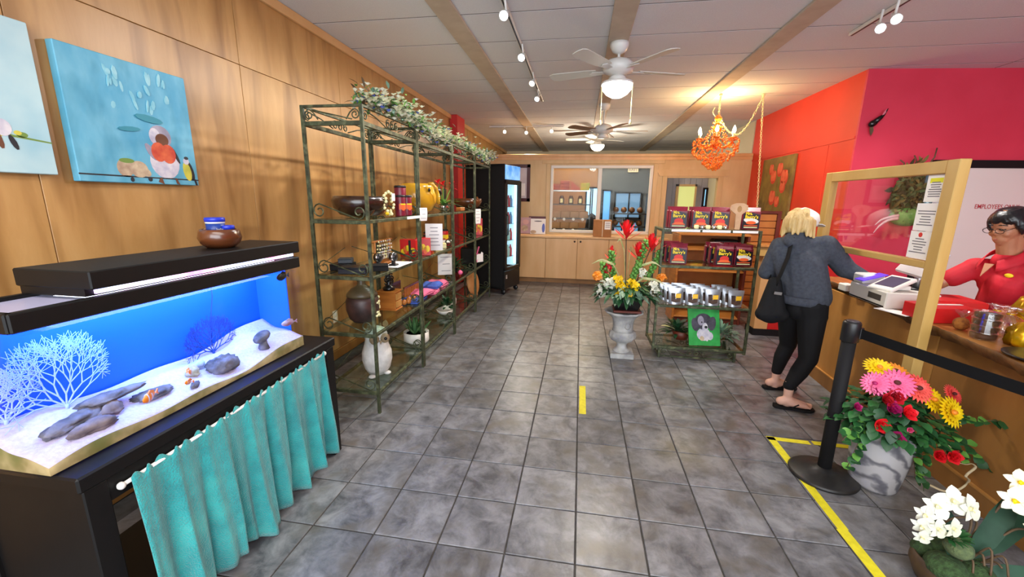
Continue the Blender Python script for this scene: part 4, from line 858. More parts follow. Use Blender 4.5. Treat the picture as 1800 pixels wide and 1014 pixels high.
for q,z in enumerate((1.32,1.04)):
    for i in range(4):
        t=thing('round_tin',ORD[i]+' round brown tin on the '+['upper','lower'][q]+' level of the dark rack','tin',(.76+.17*i,9.4,z+.001),0,'round tins behind the window'); MB().lathe([(0,-.03),(.06,-.03),(.066,0),(.06,.03),(0,.03)],16,X=Mx.Translation(V(t.location)+V((0,0,.067)))@Mx.Rotation(PI/2,4,'X')).build('tin',jarb,t); MB().lathe([(0,.03),(.048,.03),(.048,.034),(0,.034)],16,X=Mx.Translation(V(t.location)+V((0,0,.067)))@Mx.Rotation(PI/2,4,'X')).build('lid',tin,t)
solo(MB().lathe([(0,0),(.2,0),(.19,.6),(.15,.9),(.12,1.15),(.08,1.25),(0,1.3)],14,(.16+.1,9.85,0),sc=(1,.6)),'coat_stand',blackm,'dark draped coat stand shape behind the window mullion','stand')
# ================= rolling display cart =================
c=thing('display_cart','green iron display cart with glass shelves beside the stone urn','shelf',(1.23,4.4,0))
CX0,CX1,CY0,CY1=.785,1.68,4.165,4.60; p=.012; CZ=(.13,.565,.965,1.315)
for x in (CX0+p,CX1-p):
    for y in (CY0+p,CY1-p): MB().b2((x-p,y-p,.10),(x+p,y+p,1.325),bev=.002).build('post',greenm,c)
for z in CZ:
    f=MB()
    for x in (CX0+p,CX1-p): f.b2((x-.011,CY0+.02,z-.016),(x+.011,CY1-.02,z+.008),bev=.002)
    for y in (CY0+p,CY1-p): f.b2((CX0+.02,y-.011,z-.016),(CX1-.02,y+.011,z+.008),bev=.002)
    f.build('shelf_rail',greenm,c); MB().b2((CX0+.016,CY0+.016,z+.0085),(CX1-.016,CY1-.016,z+.015)).build('glass_shelf',greenglass,c)
for x in (.87,1.60):
    for y in (4.22,4.54): MB().b2((x-.011,y-.011,0),(x+.011,y+.011,.114),bev=.002).build('foot',greenm,c)
f=MB()
for y in (4.22,4.54): f.b2((.88,y-.007,.012),(1.59,y+.007,.026))
for x in (.87,1.60): f.b2((x-.007,4.23,.012),(x+.007,4.53,.026))
f.build('base_rail',greenm,c)
s=MB()
for y in (4.22,4.54): crings((.88,y,0),(1.59,y,0),s,.068,.034,cnt=3)
for x in (.87,1.60): crings((x,4.23,0),(x,4.53,0),s,.068,.034,cnt=1)
s.build('base_scroll',greenm,c,'stuff')
Q=[z+.0165 for z in CZ]
for i,(a,b) in enumerate(((.87,1.13),(1.15,1.40),(1.42,1.64))): solo(MB().b2((a,CY0-.0035,CZ[3]-.013),(b,CY0-.0005,CZ[3]+.009)),'shelf_label',paper,['left','middle','right'][i]+' white price strip on the cart top shelf edge','label')
def cbag(x,y,z,rz,label,white_=False,group=None):
    t=thing('cookie_bag',label,'bag',(x,y,z),rz,group); W_,D_,H_=.165,.06,.205
    b=MB(); b.bx((0,0,H_*.42),(W_,D_,H_*.84),b=.008); b.add([(-W_/2+.008,-D_/2+.006,H_*.83),(W_/2-.008,-D_/2+.006,H_*.83),(W_/2-.008,D_/2-.006,H_*.83),(-W_/2+.008,D_/2-.006,H_*.83),(-W_/2,-.004,H_),(W_/2,-.004,H_),(W_/2,.004,H_),(-W_/2,.004,H_)],[(0,1,5,4),(1,2,6,5),(2,3,7,6),(3,0,4,7),(4,5,6,7)]); b.build('bag',winebag,t,local=True)
    e=-D_/2-.0008
    def pl(name,poly,mt,o=0): MB().prism(poly,(0,e-.0004*o,0),(1,0,0),(0,0,1),.0004).build(name,mt,t,local=True)
    pl('dark_panel',[(-.075,.012),(.075,.012),(.075,.14),(.0,.16),(-.075,.15)],bagblack)
    if white_: pl('white_swoosh',ell(.0,.085,.068,.026,14,-.15),white,1); pl('cookie_print',ell(0,.066,.045,.016,12),orangetx,2)
    else: pl('cookie_print',ell(0,.068,.042,.030,14),redtx,1); pl('flame_print',ell(0,.048,.05,.012,12),orangetx,2)
    pl('caption',[(-.06,.018),(.06,.018),(.06,.026),(-.06,.026)],creamfl,1); pl('lower_band',[(-.06,.034),(.06,.034),(.06,.042),(-.06,.042)],orangetx,3)
    base=Mx.Rotation(rz,3,'Z')
    for body,zz,sz_,ww,xx in (("Mrs.",.150,.042,.06,-.025),("Barry's",.118,.040,.115,.0)):
        key=(body,); 
        if key not in _tc:
            o=text(body,sz_,(0,0,0),(1,0,0),(0,0,1),goldtx,None,bold=.035,width=ww); _tc[key]=o.data; bpy.data.objects.remove(o)
        o=link('lettering',_tc[key],t); o.location=(xx,e-.002,zz)
    return t
for i,(x,y,w_) in enumerate(((.935,4.24,0),(1.14,4.245,0),(1.315,4.245,0),(1.585,4.25,1))): cbag(x,y,Q[3],[.05,0,-.03,.04][i],['cookie bag at the left end of the cart top shelf','cookie bag second from left on the cart top shelf','cookie bag behind the small round jars on the cart top shelf','cookie bag with white print at the right of the cart top shelf'][i],bool(w_))
for i,(x,y) in enumerate(((.945,4.35),(1.15,4.36),(1.325,4.36),(1.595,4.37))): cbag(x-.012,y,Q[3],.05,'wine red bag behind the '+ORD[i]+' front bag of the cart top shelf',False,'second row cookie bags on the cart top')
for i,(x,y,w_) in enumerate(((.965,4.23,0),(1.385,4.23,0),(1.56,4.235,1))): cbag(x,y,Q[2],.03*i,['lone cookie bag at the left of the cart middle shelf','cookie bag right of the gap on the cart middle shelf','cookie bag with white print on the cart middle shelf'][i],bool(w_))
for i,(x,y) in enumerate(((.955,4.345),(1.375,4.345),(1.55,4.35),(1.365,4.46),(1.54,4.46),(.945,4.46))): cbag(x-.01,y,Q[2],.02,['bag right behind the lone left bag','bag right behind the middle bag','bag right behind the white print bag','hindmost bag behind the middle bag','hindmost bag behind the white print bag','hindmost bag behind the lone left bag'][i]+' on the cart middle shelf',False,'rear cookie bags on the cart middle shelf')
for i in range(6):
    t=solo(MB().lathe([(0,0),(.02,0),(.023,.008),(.023,.03),(.017,.036),(0,.036)],12,(1.10+.052*i,4.195,Q[3])),'lip_balm_tin',[creamfl,chrome][i%2],ORD[i]+' small round tin from the left before the top shelf bags','tin','small tins on the cart top shelf')
t=thing('wooden_paddle','pale wooden paddle standing upright among the top shelf bags','paddle',(1.465,4.205,Q[3])); MB().prism([(-.022,0),(.022,0),(.026,.14),(.075,.185),(.07,.225),(.03,.245),(-.03,.245),(-.075,.225),(-.08,.185),(-.026,.14)],(1.465,4.21,Q[3]),(1,0,0),(0,0,1),.014).build('paddle',m('pale_paddle','#c8a480','#b48c68',scale=8,rough=.6),t); MB().prism(ell(0,.19,.02,.03),(1.465,4.1955,Q[3]),(1,0,0),(0,0,1),.0006).build('carved_mark',brn,t)
def pouch(x,y,z,label,group):
    t=thing('nut_pouch',label,'pouch',(x,y,z),0,group); b=MB()
    def g(sg): return lambda u,v:((u-.5)*(.118+.03*v),sg*(.028*(1-v)**.8*math.sin(PI*min(1,max(0,u)))**.5+.001),.165*v)
    b.grid(lambda u,v:g(-1)(u,v),8,6); n=len(b.v); b.grid(lambda u,v:g(1)(1-u,v),8,6); b.build('foil',silver,t,local=True)
    w_=MB(); w_.prism([(-.042,.03),(.0,.018),(.042,.03),(.046,.112),(-.046,.112)],(0,-.029,0),(1,0,0),(0,.16,1),.001); w_.build('nut_window',nuts,t,local=True)
    w_=MB(); w_.prism([(-.004,.065),(.046,.068),(.048,.11),(-.002,.107)],(0,-.0312,0),(1,0,0),(0,.16,1),.001); w_.build('label',yellab,t,local=True)
    return t
for i,(x,y) in enumerate(((.975,4.20),(1.135,4.205),(1.325,4.21),(1.535,4.205))):
    a=pouch(x,y,Q[1],['leftmost','second from left','third from left','rightmost'][i]+' front silver nut pouch on the cart lower shelf',None)
    for k in (1,2,3):
        b=dup(a,(x-.028*k,y+.085*k,Q[1]),label='silver nut pouch, number '+['two','three','four'][k-1]+' behind the '+['leftmost','second','third','rightmost'][i]+' front pouch'); b['group']='rear nut pouches'
t=thing('dog_painting','green canvas of a black and white dog leaning on the cart bottom','painting',(1.28,4.27,Q[0])); 
Up=V((-.10,.13,1)).normalized(); U_=V((1,.02,.03)).normalized(); O_=V((1.16,4.225,Q[0]+.002))
def dg(name,shapes,off=0):
    b=MB(); ms=[]
    for i,(mt,poly) in enumerate(shapes):
        if mt not in ms: ms.append(mt)
        b.prism([(x*.30,y*.415) for x,y in poly],O_+U_.cross(Up)*(.0005+off),U_,Up,.0004+.0002*i,mi=ms.index(mt))
    b.build(name,ms,t)
b=MB(); b.prism([(0,0),(.30,0),(.30,.415),(0,.415)],O_,U_,Up,-.022); b.build('canvas',m('painted_green','#1f9038','#2eaa4c',scale=8,rough=.6,c3='#157428',s3=6),t)
dk=m('paint_dog_dark','#2a2530','#4c4656',scale=14,rough=.6)
dg('painted_dog',[(pw,ell(.48,.28,.22,.16)),(pw,ell(.68,.24,.1,.1)),(dk,ell(.22,.52,.12,.17,14,.3)),(dk,ell(.76,.55,.12,.18,14,-.3)),(dk,ell(.48,.60,.28,.20)),(pg,ell(.40,.62,.10,.12)),(pw,ell(.53,.44,.09,.13)),(pk,ell(.56,.46,.05,.035)),(pk,ell(.43,.58,.025,.02)),(pk,ell(.62,.59,.025,.02)),(pc,ell(.42,.18,.07,.06)),(pw,ell(.58,.2,.05,.09))])
t=bushy('silk_plant',1.08,4.46,Q[0],.15,110,.09,.035,leafd,'green silk plant with a cream ribbon behind the dog painting'); MB().lathe(thick([(.07,0),(.09,.09)],.006),16,(1.12,4.44,Q[0])).build('basket',redwood,t); MB().leaf((1.04,4.36,Q[0]+.12),(-.5,-.3,.35),(0,0,1),.2,.07).build('ribbon',creamfl,t)
bushy('silk_plant',1.53,4.45,Q[0],.16,90,.09,.035,leafg,'grey green silk vine right of the dog painting')
# ================= stone urn with flower arrangement =================
ux,uy=.487,4.20
t=thing('stone_urn','weathered white stone urn on a square plinth','urn',(ux,uy,0))
MB().bx((ux,uy,.026),(.235,.235,.052),b=.004).build('plinth',urnm,t)
def lobe(a,i,z): return 1+.045*abs(math.sin(6*a))*(1 if .15<z<.27 else 0)
def ruf(a,i,z): return 1+(.035*math.sin(10*a) if z>.47 and i>12 else 0)
MB().lathe([(.092,.052),(.085,.065),(.058,.085),(.05,.11),(.055,.135),(.07,.15),(.075,.16),(.11,.175),(.132,.205),(.135,.235),(.125,.255),(.128,.262),(.105,.275)],48,(ux,uy,0),fn=lobe).build('fluted_base',urnm,t)
MB().lathe([(.108,.27),(.102,.30),(.102,.34),(.11,.39),(.128,.425),(.16,.452),(.185,.468),(.195,.482),(.185,.49),(.15,.472),(.125,.45),(.001,.44)],48,(ux,uy,0),fn=lambda a,i,z:1+(.035*math.sin(11*a) if z>.455 and i>4 and i<10 else 0)).build('bowl',urnm,t)
MB().sph((ux+.035,uy-.10,.345),(.03,.02,.035),10,8).build('relief_ornament',urnm,t)
a=thing('flower_arrangement','tall silk arrangement with red ginger in a black pot on the urn','plant',(ux,uy,.486)); bz=.488
MB().bx((ux+.02,uy,bz+.012),(.27,.25,.022),b=.003).build('saucer',redwood,a)
pp=MB(); pp.add([(ux-.10,uy-.10,bz+.024),(ux+.12,uy-.10,bz+.024),(ux+.12,uy+.10,bz+.024),(ux-.10,uy+.10,bz+.024),(ux-.135,uy-.14,bz+.15),(ux+.165,uy-.14,bz+.15),(ux+.165,uy+.14,bz+.15),(ux-.135,uy+.14,bz+.15)],[(3,2,1,0),(0,1,5,4),(1,2,6,5),(2,3,7,6),(3,0,4,7),(4,5,6,7)]); pp.build('pot',potblack,a)
fo=MB(); random.seed(11)
for k in range(340):
    an=random.uniform(0,2*PI); rr_=random.uniform(.03,.27); el=random.uniform(-.3,.7); fo.leaf((ux+rr_*math.cos(an),uy+rr_*.8*math.sin(an),bz+.15+.16*random.random()*(1-rr_*1.5)),(math.cos(an)*math.cos(el),math.sin(an)*math.cos(el),math.sin(el)),(0,0,1),.115,.045,mi=k%3,bend=.55)
fo.build('foliage',[leafd,leafm,leafg],a,'stuff')
def heliconia(x,y,z0,x1,y1,z1,s=1):
    st=MB().tube([(x,y,z0),((x+x1)/2,(y+y1)/2,(z0+z1)/2),(x1,y1,z1)],.006,6).build('ginger_stem',stemm,a); b=MB()
    for k in range(20):
        an=k*2.4; el=.45+.05*k; b.leaf((x1,y1,z1-.06*s+.006*k),(math.cos(an)*math.cos(el),math.sin(an)*math.cos(el),math.sin(el)),(0,0,1),.14*s*(1.15-.03*k),.030*s,bend=-.1)
    b.build('ginger_bloom',redfl,a)
heliconia(ux,uy,bz+.15,.452,4.17,1.27,1.15); heliconia(ux+.05,uy,bz+.15,.70,4.18,1.15,1.1); heliconia(ux+.04,uy+.05,bz+.15,.59,4.24,1.06); heliconia(ux-.05,uy+.05,bz+.15,.33,4.25,1.02,.7)
def bells(x0,x1,z1,y=4.18):
    b=MB()
    b.tube([(ux,uy,bz+.15),((ux+x1)/2+.3*(x0-ux),y,(bz+z1)/2),(x1,y,z1)],.005,5)
    for k in range(26):
        f=.42+.58*k/26; px=ux+(x1-ux)*f+(x0-ux)*.3*math.sin(PI*f); pz=bz+.15+(z1-bz-.15)*f; an=k*2.4
        b.sph((px+.022*math.cos(an),y+.022*math.sin(an),pz),(.02,.02,.017),6,4)
    b.build('bells_of_ireland',leafl,a)
bells(.3,.33,1.10); bells(.5,.66,1.22); bells(.45,.60,1.0,4.14); bells(.25,.25,.98); bells(.7,.80,1.12,4.22)
g=MB()
for (x1,z1,mx) in ((.13,.985,.05),(.36,1.20,.0),(.80,.98,.1),(.50,1.12,0),(.86,.80,.12),(.74,.70,.14)):
    pts=[(ux,uy-.03,bz+.15),(ux+(x1-ux)*.35,uy-.06,bz+.15+(z1-bz)*.65),(ux+(x1-ux)*.75,uy-.08,z1+.03),(x1,uy-.09,z1-.02)]
    vs=[]; 
    for k in range(9):
        tt=k/8; i_=min(2,int(tt*3)); q=tt*3-i_; p_=V(pts[i_]).lerp(V(pts[i_+1]),q); wd=.013*math.sin(PI*min(.98,tt*.9+.08)); vs+=[p_+V((0,0,wd)),p_+V((wd*.4,-.004,0)),p_-V((0,0,wd))]
    g.add(vs,[(k*3+j,k*3+j+1,k*3+j+4,k*3+j+3) for k in range(8) for j in (0,1)],0,True)
g.build('striped_blades',m('cream_blade','#cfc890','#8fa058',scale=14,rough=.5),a,'stuff')
def cluster(name,x,y,z,R,n,mt,sz_,par):
    b=MB()
    for k in range(n):
        d=V((random.gauss(0,1),random.gauss(0,1)-.4,random.gauss(0,1)+.3)).normalized(); p_=V((x,y,z))+d*R
        for q in range(4): an=q*1.57+k; fx,fy,fz=frame_from(d); b.leaf(p_,(fx*math.cos(an)+fy*math.sin(an)+fz*.7),d,sz_,sz_*.8)
    b.build(name,mt,par)
for x,z in ((.25,.76),(.30,.79),(.33,.72),(.24,.68),(.62,.90),(.735,.78),(.755,.72),(.36,.80)): cluster('white_blossom',x,4.10,z,.035,12,whitefl,.026,a)
for x,z in ((.39,.84),(.42,.76),(.47,.72),(.52,.80),(.44,.69),(.56,.77),(.37,.66),(.50,.67),(.40,.80)): cluster('yellow_blossom',x,4.06,z,.03,9,yelfl,.032,a)
for x,z,mt in ((.20,.84,orfl),(.82,.84,orfl),(.29,.92,darkred)): cluster('autumn_bloom',x,4.16,z,.03,12,mt,.035,a)
# ================= honey wood display behind the cart =================
b=thing('display_bookcase','honey wood display bookcase with sloping shelves behind the cart','shelf',(1.72,5.75,0))
MB().b2((1.27,5.60,0),(1.30,5.98,1.16),bev=.004).build('side_panel',honey,b); MB().b2((2.10,5.60,0),(2.13,5.98,1.16),bev=.004).build('side_panel',redwood,b); MB().b2((1.30,5.95,0),(2.10,5.98,1.16)).build('back_panel',slatm,b)
for z in (.10,.42,.72,1.0): MB().bx((1.70,5.77,z),(.80,.34,.02),R=Mx.Rotation(.12,3,'X'),b=.003).build('shelf',slatm,b)
MB().b2((1.27,5.60,1.16),(2.13,5.98,1.185),bev=.004).build('top',slatm,b); MB().b2((1.3,5.62,0),(2.1,5.65,.08)).build('plinth',redwood,b)
for k,(x,z,mt,l) in enumerate(((1.55,.755,goldwrap,'gold wrapped roll lying on the bookcase shelf'),(1.86,.755,redbox,'red packet lying on the bookcase shelf right of the gold roll'),(1.50,.455,redbox,'red packet on the lower bookcase shelf, left'),(1.90,.455,redbox,'red packet on the lower bookcase shelf, right'))):
    if k==0: solo(MB().tube([(1.46,5.72,z+.01),(1.48,5.72,z+.01),(1.62,5.72,z+.01),(1.64,5.72,z+.01)],[.03,.04,.04,.03],12),'gold_roll',mt,l,'candy')
    else: solo(MB().bx((x,5.72,z),(.26,.18,.045),b=.015),'red_packet',mt,l,'packet')
solo(MB().bx((1.87,5.76,1.075),(.30,.2,.075),b=.02),'dark_tray',potblack,'black tray of packets on the bookcase upper shelf','tray')
s=thing('slatwall_panel','honey slatwall display panel with dark frame under the tulip painting','panel',(2.55,6.35,0))
for k in range(14): MB().b2((2.34,6.36,.06+.098*k),(2.72,6.38,.06+.098*k+.09),bev=.004).build('slat',slatm,s)
for x0,x1 in ((2.30,2.34),(2.72,2.77)): MB().b2((x0,6.34,0),(x1,6.40,1.44),bev=.004).build('side_post',redwood,s)
MB().b2((2.30,6.34,1.43),(2.77,6.40,1.47),bev=.004).build('top_rail',redwood,s); MB().b2((2.34,6.385,.03),(2.72,6.40,1.43)).build('backing',redwood,s)
for k in range(3): MB().b2((2.32,6.33,.02),(2.75,6.42,.05)).build('base',redwood,s) if k==0 else None
# ================= sales counter =================
ZT=.91
edge=[(2.235,4.25),(2.217,3.84),(2.175,3.55),(2.117,3.20),(2.075,2.98),(2.035,2.80),(2.006,2.67),(2.02,2.58),(1.995,2.40),(1.98,2.28),(1.955,2.12),(1.938,2.02),(1.90,1.6),(1.885,1.1),(1.87,.6)]
ct=thing('sales_counter','long birch sales counter with a live edge slab top','counter',(2.4,2.6,0))
sb=MB(); rr_=random.Random(5); E_=[]
for (a,b),(c_,d_) in zip(edge[:-1],edge[1:]):
    for k in range(4): f=k/4; E_.append((a+(c_-a)*f+rr_.uniform(-.008,.008)*(k>0),b+(d_-b)*f))
E_.append(edge[-1]); top=E_+[(2.68,.6),(2.68,4.25)]
low=[(x+.035+rr_.uniform(-.008,.012),y) for x,y in E_]+[(2.68,.6),(2.68,4.25)]
n=len(top); vs=[(x,y,ZT) for x,y in top]+[(x+.004,y,ZT-.022) for x,y in top]+[(x,y,ZT-.062) for x,y in low]
sb.add(vs,[tuple(range(n))[::-1]],0); sb.add([],[]); k0=0
sb.f.append(tuple(range(2*n,3*n))); sb.m.append(1); sb.s.append(False)
for lay in (0,1):
    for i in range(n): j=(i+1)%n; sb.f.append((lay*n+i,lay*n+j,(lay+1)*n+j,(lay+1)*n+i)); sb.m.append(1 if i<len(E_)-1 else 0); sb.s.append(True)
sb.build('slab_top',[koa,barkwood],ct)
def fx(y): return 2.212+(y-4.05)*.0358
def facepanel(y0,y1,z0,z1,mt,name,dx=0,th=.02):
    b=MB(); b.prism([(fx(y0)+dx,y0),(fx(y1)+dx,y1),(fx(y1)+dx+th,y1),(fx(y0)+dx+th,y0)][::-1],(0,0,z0),(1,0,0),(0,1,0),z1-z0); return b.build(name,mt,ct)
facepanel(2.74,4.05,.0,ZT-.063,counterwood,'front_panel'); facepanel(.6,2.735,.0,ZT-.063,darkply,'front_panel',.004)
facepanel(.6,4.05,0,.115,darkply,'base_board',-.014,.014); facepanel(.6,4.05,.115,.124,counterwood,'base_cap',-.018,.02)
MB().b2((2.23,4.03,0),(2.62,4.05,ZT-.063)).build('end_panel',counterwood,ct); MB().b2((2.60,.6,0),(2.62,4.03,ZT-.063)).build('back_panel',darkply,ct)
# sneeze screen
sf=thing('screen_frame','birch framed plexiglass screen standing at the counter front','screen',(1.975,3.2,.6))
MB().b2((1.945,2.585,.57),(2.0,2.665,1.822),bev=.004).build('post',framewood,sf); MB().b2((1.945,3.72,ZT+.002),(2.0,3.80,1.822),bev=.004).build('post',framewood,sf)
MB().b2((1.945,2.665,1.752),(2.0,3.72,1.822),bev=.004).build('top_rail',framewood,sf); MB().b2((1.945,2.665,1.228),(2.0,3.72,1.268),bev=.004).build('lower_rail',framewood,sf)
MB().b2((1.970,2.66,1.262),(1.975,3.725,1.757)).build('plexiglass',plexi,sf)
def wsign(y0,y1,z0,z1,label,n,head=None,logo=False):
    t=thing('notice_sheet',label,'notice',(1.965,(y0+y1)/2,z0)); x=1.9665; MB().b2((x,y0,z0),(x+.0015,y1,z1)).build('sheet',paper,t); r=random.Random(int(z0*100))
    k=MB(); 
    for i in range(n):
        ww=(y1-y0)*r.uniform(.4,.85); zc=z1-(z1-z0)*(.28+.6*i/n); k.b2((x-.0006,(y0+y1)/2-ww/2,zc-.003),(x,(y0+y1)/2+ww/2,zc+.003))
    k.build('lettering',inkm,t,'stuff')
    if head: MB().b2((x-.0005,y0+.02,z1-.045),(x,y1-.02,z1-.018)).build('highlight',head,t)
    if logo: MB().prism(ell(0,0,.014,.014),(x-.0006,(y0+y1)/2,z1-.02),(0,-1,0),(0,0,1),.0005).build('logo',redtx,t)
wsign(2.672,2.80,1.60,1.75,'upper notice with a yellow highlighted heading on the plexiglass',7,yelmark); wsign(2.68,2.835,1.435,1.592,'middle notice sheet on the plexiglass',6); wsign(2.69,2.84,1.275,1.432,'lowest notice sheet with a round red logo on the plexiglass',6,None,True)
# point of sale
t=thing('cash_drawer','white cash drawer unit under the card terminal','box',(2.16,3.17,ZT)); R_=rotz(-.06); MB().bx((2.165,3.18,ZT+.055),(.30,.42,.108),R=R_,b=.006).build('case',m('off_white_case','#d4d0c6',rough=.45),t); MB().bx((2.012,3.10,ZT+.06),(.006,.14,.04),R=R_).build('dark_label',m('dark_label','#46403a',rough=.5),t); MB().bx((2.014,3.19,ZT+.012),(.006,.40,.008),R=R_).build('seam',blackm,t)
t=thing('card_terminal','white card terminal tablet with violet screen on the cash drawer','terminal',(2.10,3.11,ZT+.11)); R_=Mx.Rotation(.25,3,'Z')@Mx.Rotation(-.42,3,'Y')
MB().bx((2.10,3.10,ZT+.15),(.19,.17,.022),R=R_,b=.006).build('tablet',white,t); MB().bx(V((2.10,3.10,ZT+.15))+R_@V((.005,0,.0115)),(.13,.13,.002),R=R_).build('screen',m('dim_screen','#4c4860',rough=.2,emit=.15),t); MB().bx((2.13,3.11,ZT+.128),(.12,.11,.03),b=.006).build('stand',white,t)
t=thing('receipt_printer','white receipt printer with violet paper feed beside the terminal','printer',(2.10,3.33,ZT+.11)); MB().bx((2.10,3.33,ZT+.145),(.14,.12,.07),b=.01).build('case',white,t); MB().bx((2.07,3.26,ZT+.165),(.16,.09,.006),R=Mx.Rotation(-.3,3,'Y')).build('violet_card',purple,t)
t=thing('register_monitor','white register monitor on a silver stalk facing the clerk','monitor',(2.30,3.20,ZT+.11)); MB().lathe([(0,0),(.07,0),(.07,.008),(.02,.012),(0,.012)],18,(2.29,3.16,ZT+.11)).build('base',black,t); MB().cyl((2.29,3.16,ZT+.12),(2.32,3.19,ZT+.27),.022,n=14).build('stalk',steel,t)
MB().bx((2.33,3.22,ZT+.28),(.03,.36,.20),R=Mx.Rotation(-.2,3,'Z')@Mx.Rotation(.55,3,'Y'),b=.008).build('housing',m('monitor_grey','#c2c2c8',rough=.4),t)
for i,(x,y,rz,l) in enumerate(((2.02,2.90,.3,'folded white receipt lying on the counter edge'),(2.38,3.62,.1,'white order slip lying behind the cash drawer'),)): solo(MB().bx((x,y,ZT+.002),(.10,.20,.003),R=rotz(rz)),'paper_slip',paper,l,'paper')
solo(MB().bx((2.10,3.56,ZT+.03),(.07,.09,.055),b=.006),'napkin_box',white,'small white dispenser on the counter beside the customer','box')
t=thing('card_box','red gift box on the counter behind the screen post','box',(2.16,2.76,ZT)); MB().bx((2.16,2.77,ZT+.045),(.26,.20,.088),R=rotz(.15),b=.003).build('carton',redbox,t); MB().bx((2.16,2.77,ZT+.091),(.24,.02,.002),R=rotz(.15)).build('ribbon',white,t)
solo(MB().bx((2.34,2.95,ZT+.05),(.24,.24,.098),R=rotz(-.1),b=.003),'card_box',redbox,'second red gift box further back on the counter','box')
t=thing('coated_ball','brown crumb coated ball in a clear wrapper on the counter','candy',(2.10,2.545,ZT)); MB().sph((2.10,2.545,ZT+.036),(.036,.036,.036),14,10).build('ball',m('crumb_brown','#8a4e1c','#b0702c',scale=60,rough=.8,bump=.5,bscale=120),t); s_=MB()
for k in range(8): s_.leaf((2.10,2.545,ZT+.066),(math.cos(k*.8),math.sin(k*.8),1.2),(0,0,1),.07,.035)
film=pane_mat('clear_film',(.93,.92,.90,1),.16); s_.build('wrapper',film,t)
t=thing('cookie_tubs','stack of clear plastic tubs of chocolate cookies on the counter','tubs',(2.085,2.395,ZT))
for k in range(4):
    q=(2.085,2.395,ZT+.001+.036*k); MB().lathe([(0,0),(.052,0),(.056,.034),(.058,.035),(.0,.035)],18,q).build('tub',film,t); MB().lathe([(0,.003),(.047,.003),(.05,.025),(0,.027)],16,q).build('cookies',m('choc_cookie','#2c1a16','#44281e',scale=40,rough=.7) if 'choc_cookie' not in MATS else MATS['choc_cookie'],t)
def wrapbag(x,y,r,h,mt,label,seed):
    rd=random.Random(seed); t=thing('candy_bag',label,'bag',(x,y,ZT)); ph=[rd.uniform(0,6) for _ in range(4)]
    MB().lathe([(.0,.001),(r*.8,.002),(r,h*.15),(r*.95,h*.45),(r*.55,h*.68),(r*.2,h*.76),(r*.5,h*.92),(r*.7,h)],20,(x,y,ZT),fn=lambda a,i,z:1+.14*math.sin(5*a+ph[0]+i)+.08*math.sin(9*a+ph[1]-i)).build('foil',mt,t)
    MB().lathe([(r*.26,h*.73),(r*.28,h*.76),(r*.26,h*.79)],12,(x,y,ZT)).build('tie',goldwrap,t)
wrapbag(2.17,2.28,.07,.17,goldwrap,'gold foil candy bag beside the clear tub stack',1); wrapbag(2.52,2.68,.065,.25,goldwrap,'taller gold foil bag in front of the clerk',2); wrapbag(2.24,2.46,.06,.16,film,'clear cellophane candy bag behind the tub stack',3); wrapbag(2.30,2.60,.06,.14,film,'clear cellophane bag by the red boxes',4); wrapbag(2.20,2.12,.07,.16,m('amber_wrap','#8a6018','#c49020',scale=18,rough=.25),'amber wrapped bag over the black tray',5)
solo(MB().lathe([(0,.0),(.10,.0),(.13,.012),(.132,.02),(.10,.012),(0,.010)],30,(2.07,2.08,ZT)),'round_tray',black,'round black tray at the counter edge below the gold bags','tray')
# return counter behind
t=thing('return_counter','birch end counter with red front beyond the customer','counter',(2.5,5.3,0))
MB().b2((2.06,5.2,.97),(3.03,5.45,1.075),bev=.004).build('top_band',framewood,t); MB().b2((2.03,5.17,1.077),(3.035,5.45,1.105),bev=.004).build('top',koa,t); MB().b2((2.15,5.21,.08),(2.30,5.44,.968),bev=.003).build('end_panel',cabwood,t); MB().b2((2.302,5.22,.08),(3.03,5.44,.968)).build('red_panel',red_p,t); MB().b2((2.14,5.20,0),(3.03,5.44,.078)).build('kick_board',blackm,t)
# ================= people =================
def hand(pos,d,up,s,sgn,curl=.35):
    "palm and five fingers as capsules; d = pointing direction, up = back of the hand"
    P_=V(pos); d=V(d).normalized(); sd=d.cross(V(up)).normalized(); n_=sd.cross(d); caps=[(P_,P_+d*.05*s,.026*s,.024*s),(P_+sd*.016*s,P_+d*.075*s+sd*.024*s,.015*s,.013*s),(P_-sd*.016*s,P_+d*.075*s-sd*.024*s,.015*s,.013*s),(P_,P_+d*.08*s,.017*s,.014*s)]
    for k,L in enumerate((.068,.078,.073,.056)):
        b=P_+d*.08*s+sd*(.029-.0195*k)*s*sgn; q=b+(d-n_*curl*.5).normalized()*L*.55*s; e=q+(d-n_*curl*1.6).normalized()*L*.5*s; caps+=[(b,q,.0085*s,.008*s),(q,e,.008*s,.0068*s)]
    b=P_+d*.025*s+sd*.026*s*sgn; q=b+(d*.6+sd*sgn*.8-n_*.3).normalized()*.042*s; caps+=[(b,q,.0115*s,.0095*s),(q,q+(d*.95+sd*sgn*.2-n_*.3).normalized()*.032*s,.0095*s,.0078*s)]
    return caps
def foot(h,d,L=.235,z=.0):
    h=V((h[0],h[1],z)); d=V((d[0],d[1],0)).normalized(); sd=V((-d.y,d.x,0)); c=[(h+V((0,0,.034)),h+d*.06+V((0,0,.045)),.033,.036),(h+d*.06+V((0,0,.042)),h+d*L*.68+V((0,0,.024)),.035,.024),(h+d*.06+sd*.012+V((0,0,.03)),h+d*L*.70+sd*.024+V((0,0,.02)),.028,.019),(h+d*.06-sd*.012+V((0,0,.03)),h+d*L*.70-sd*.024+V((0,0,.02)),.028,.019)]
    for k,(o_,l,r) in enumerate(((.034,.055,.014),(.013,.05,.0105),(-.004,.045,.0095),(-.02,.036,.009),(-.034,.026,.0085))): c.append((h+d*L*.70+sd*o_+V((0,0,.017)),h+d*(L*.70+l)+sd*o_+V((0,0,.012)),r*1.1,r*.95))
    return c
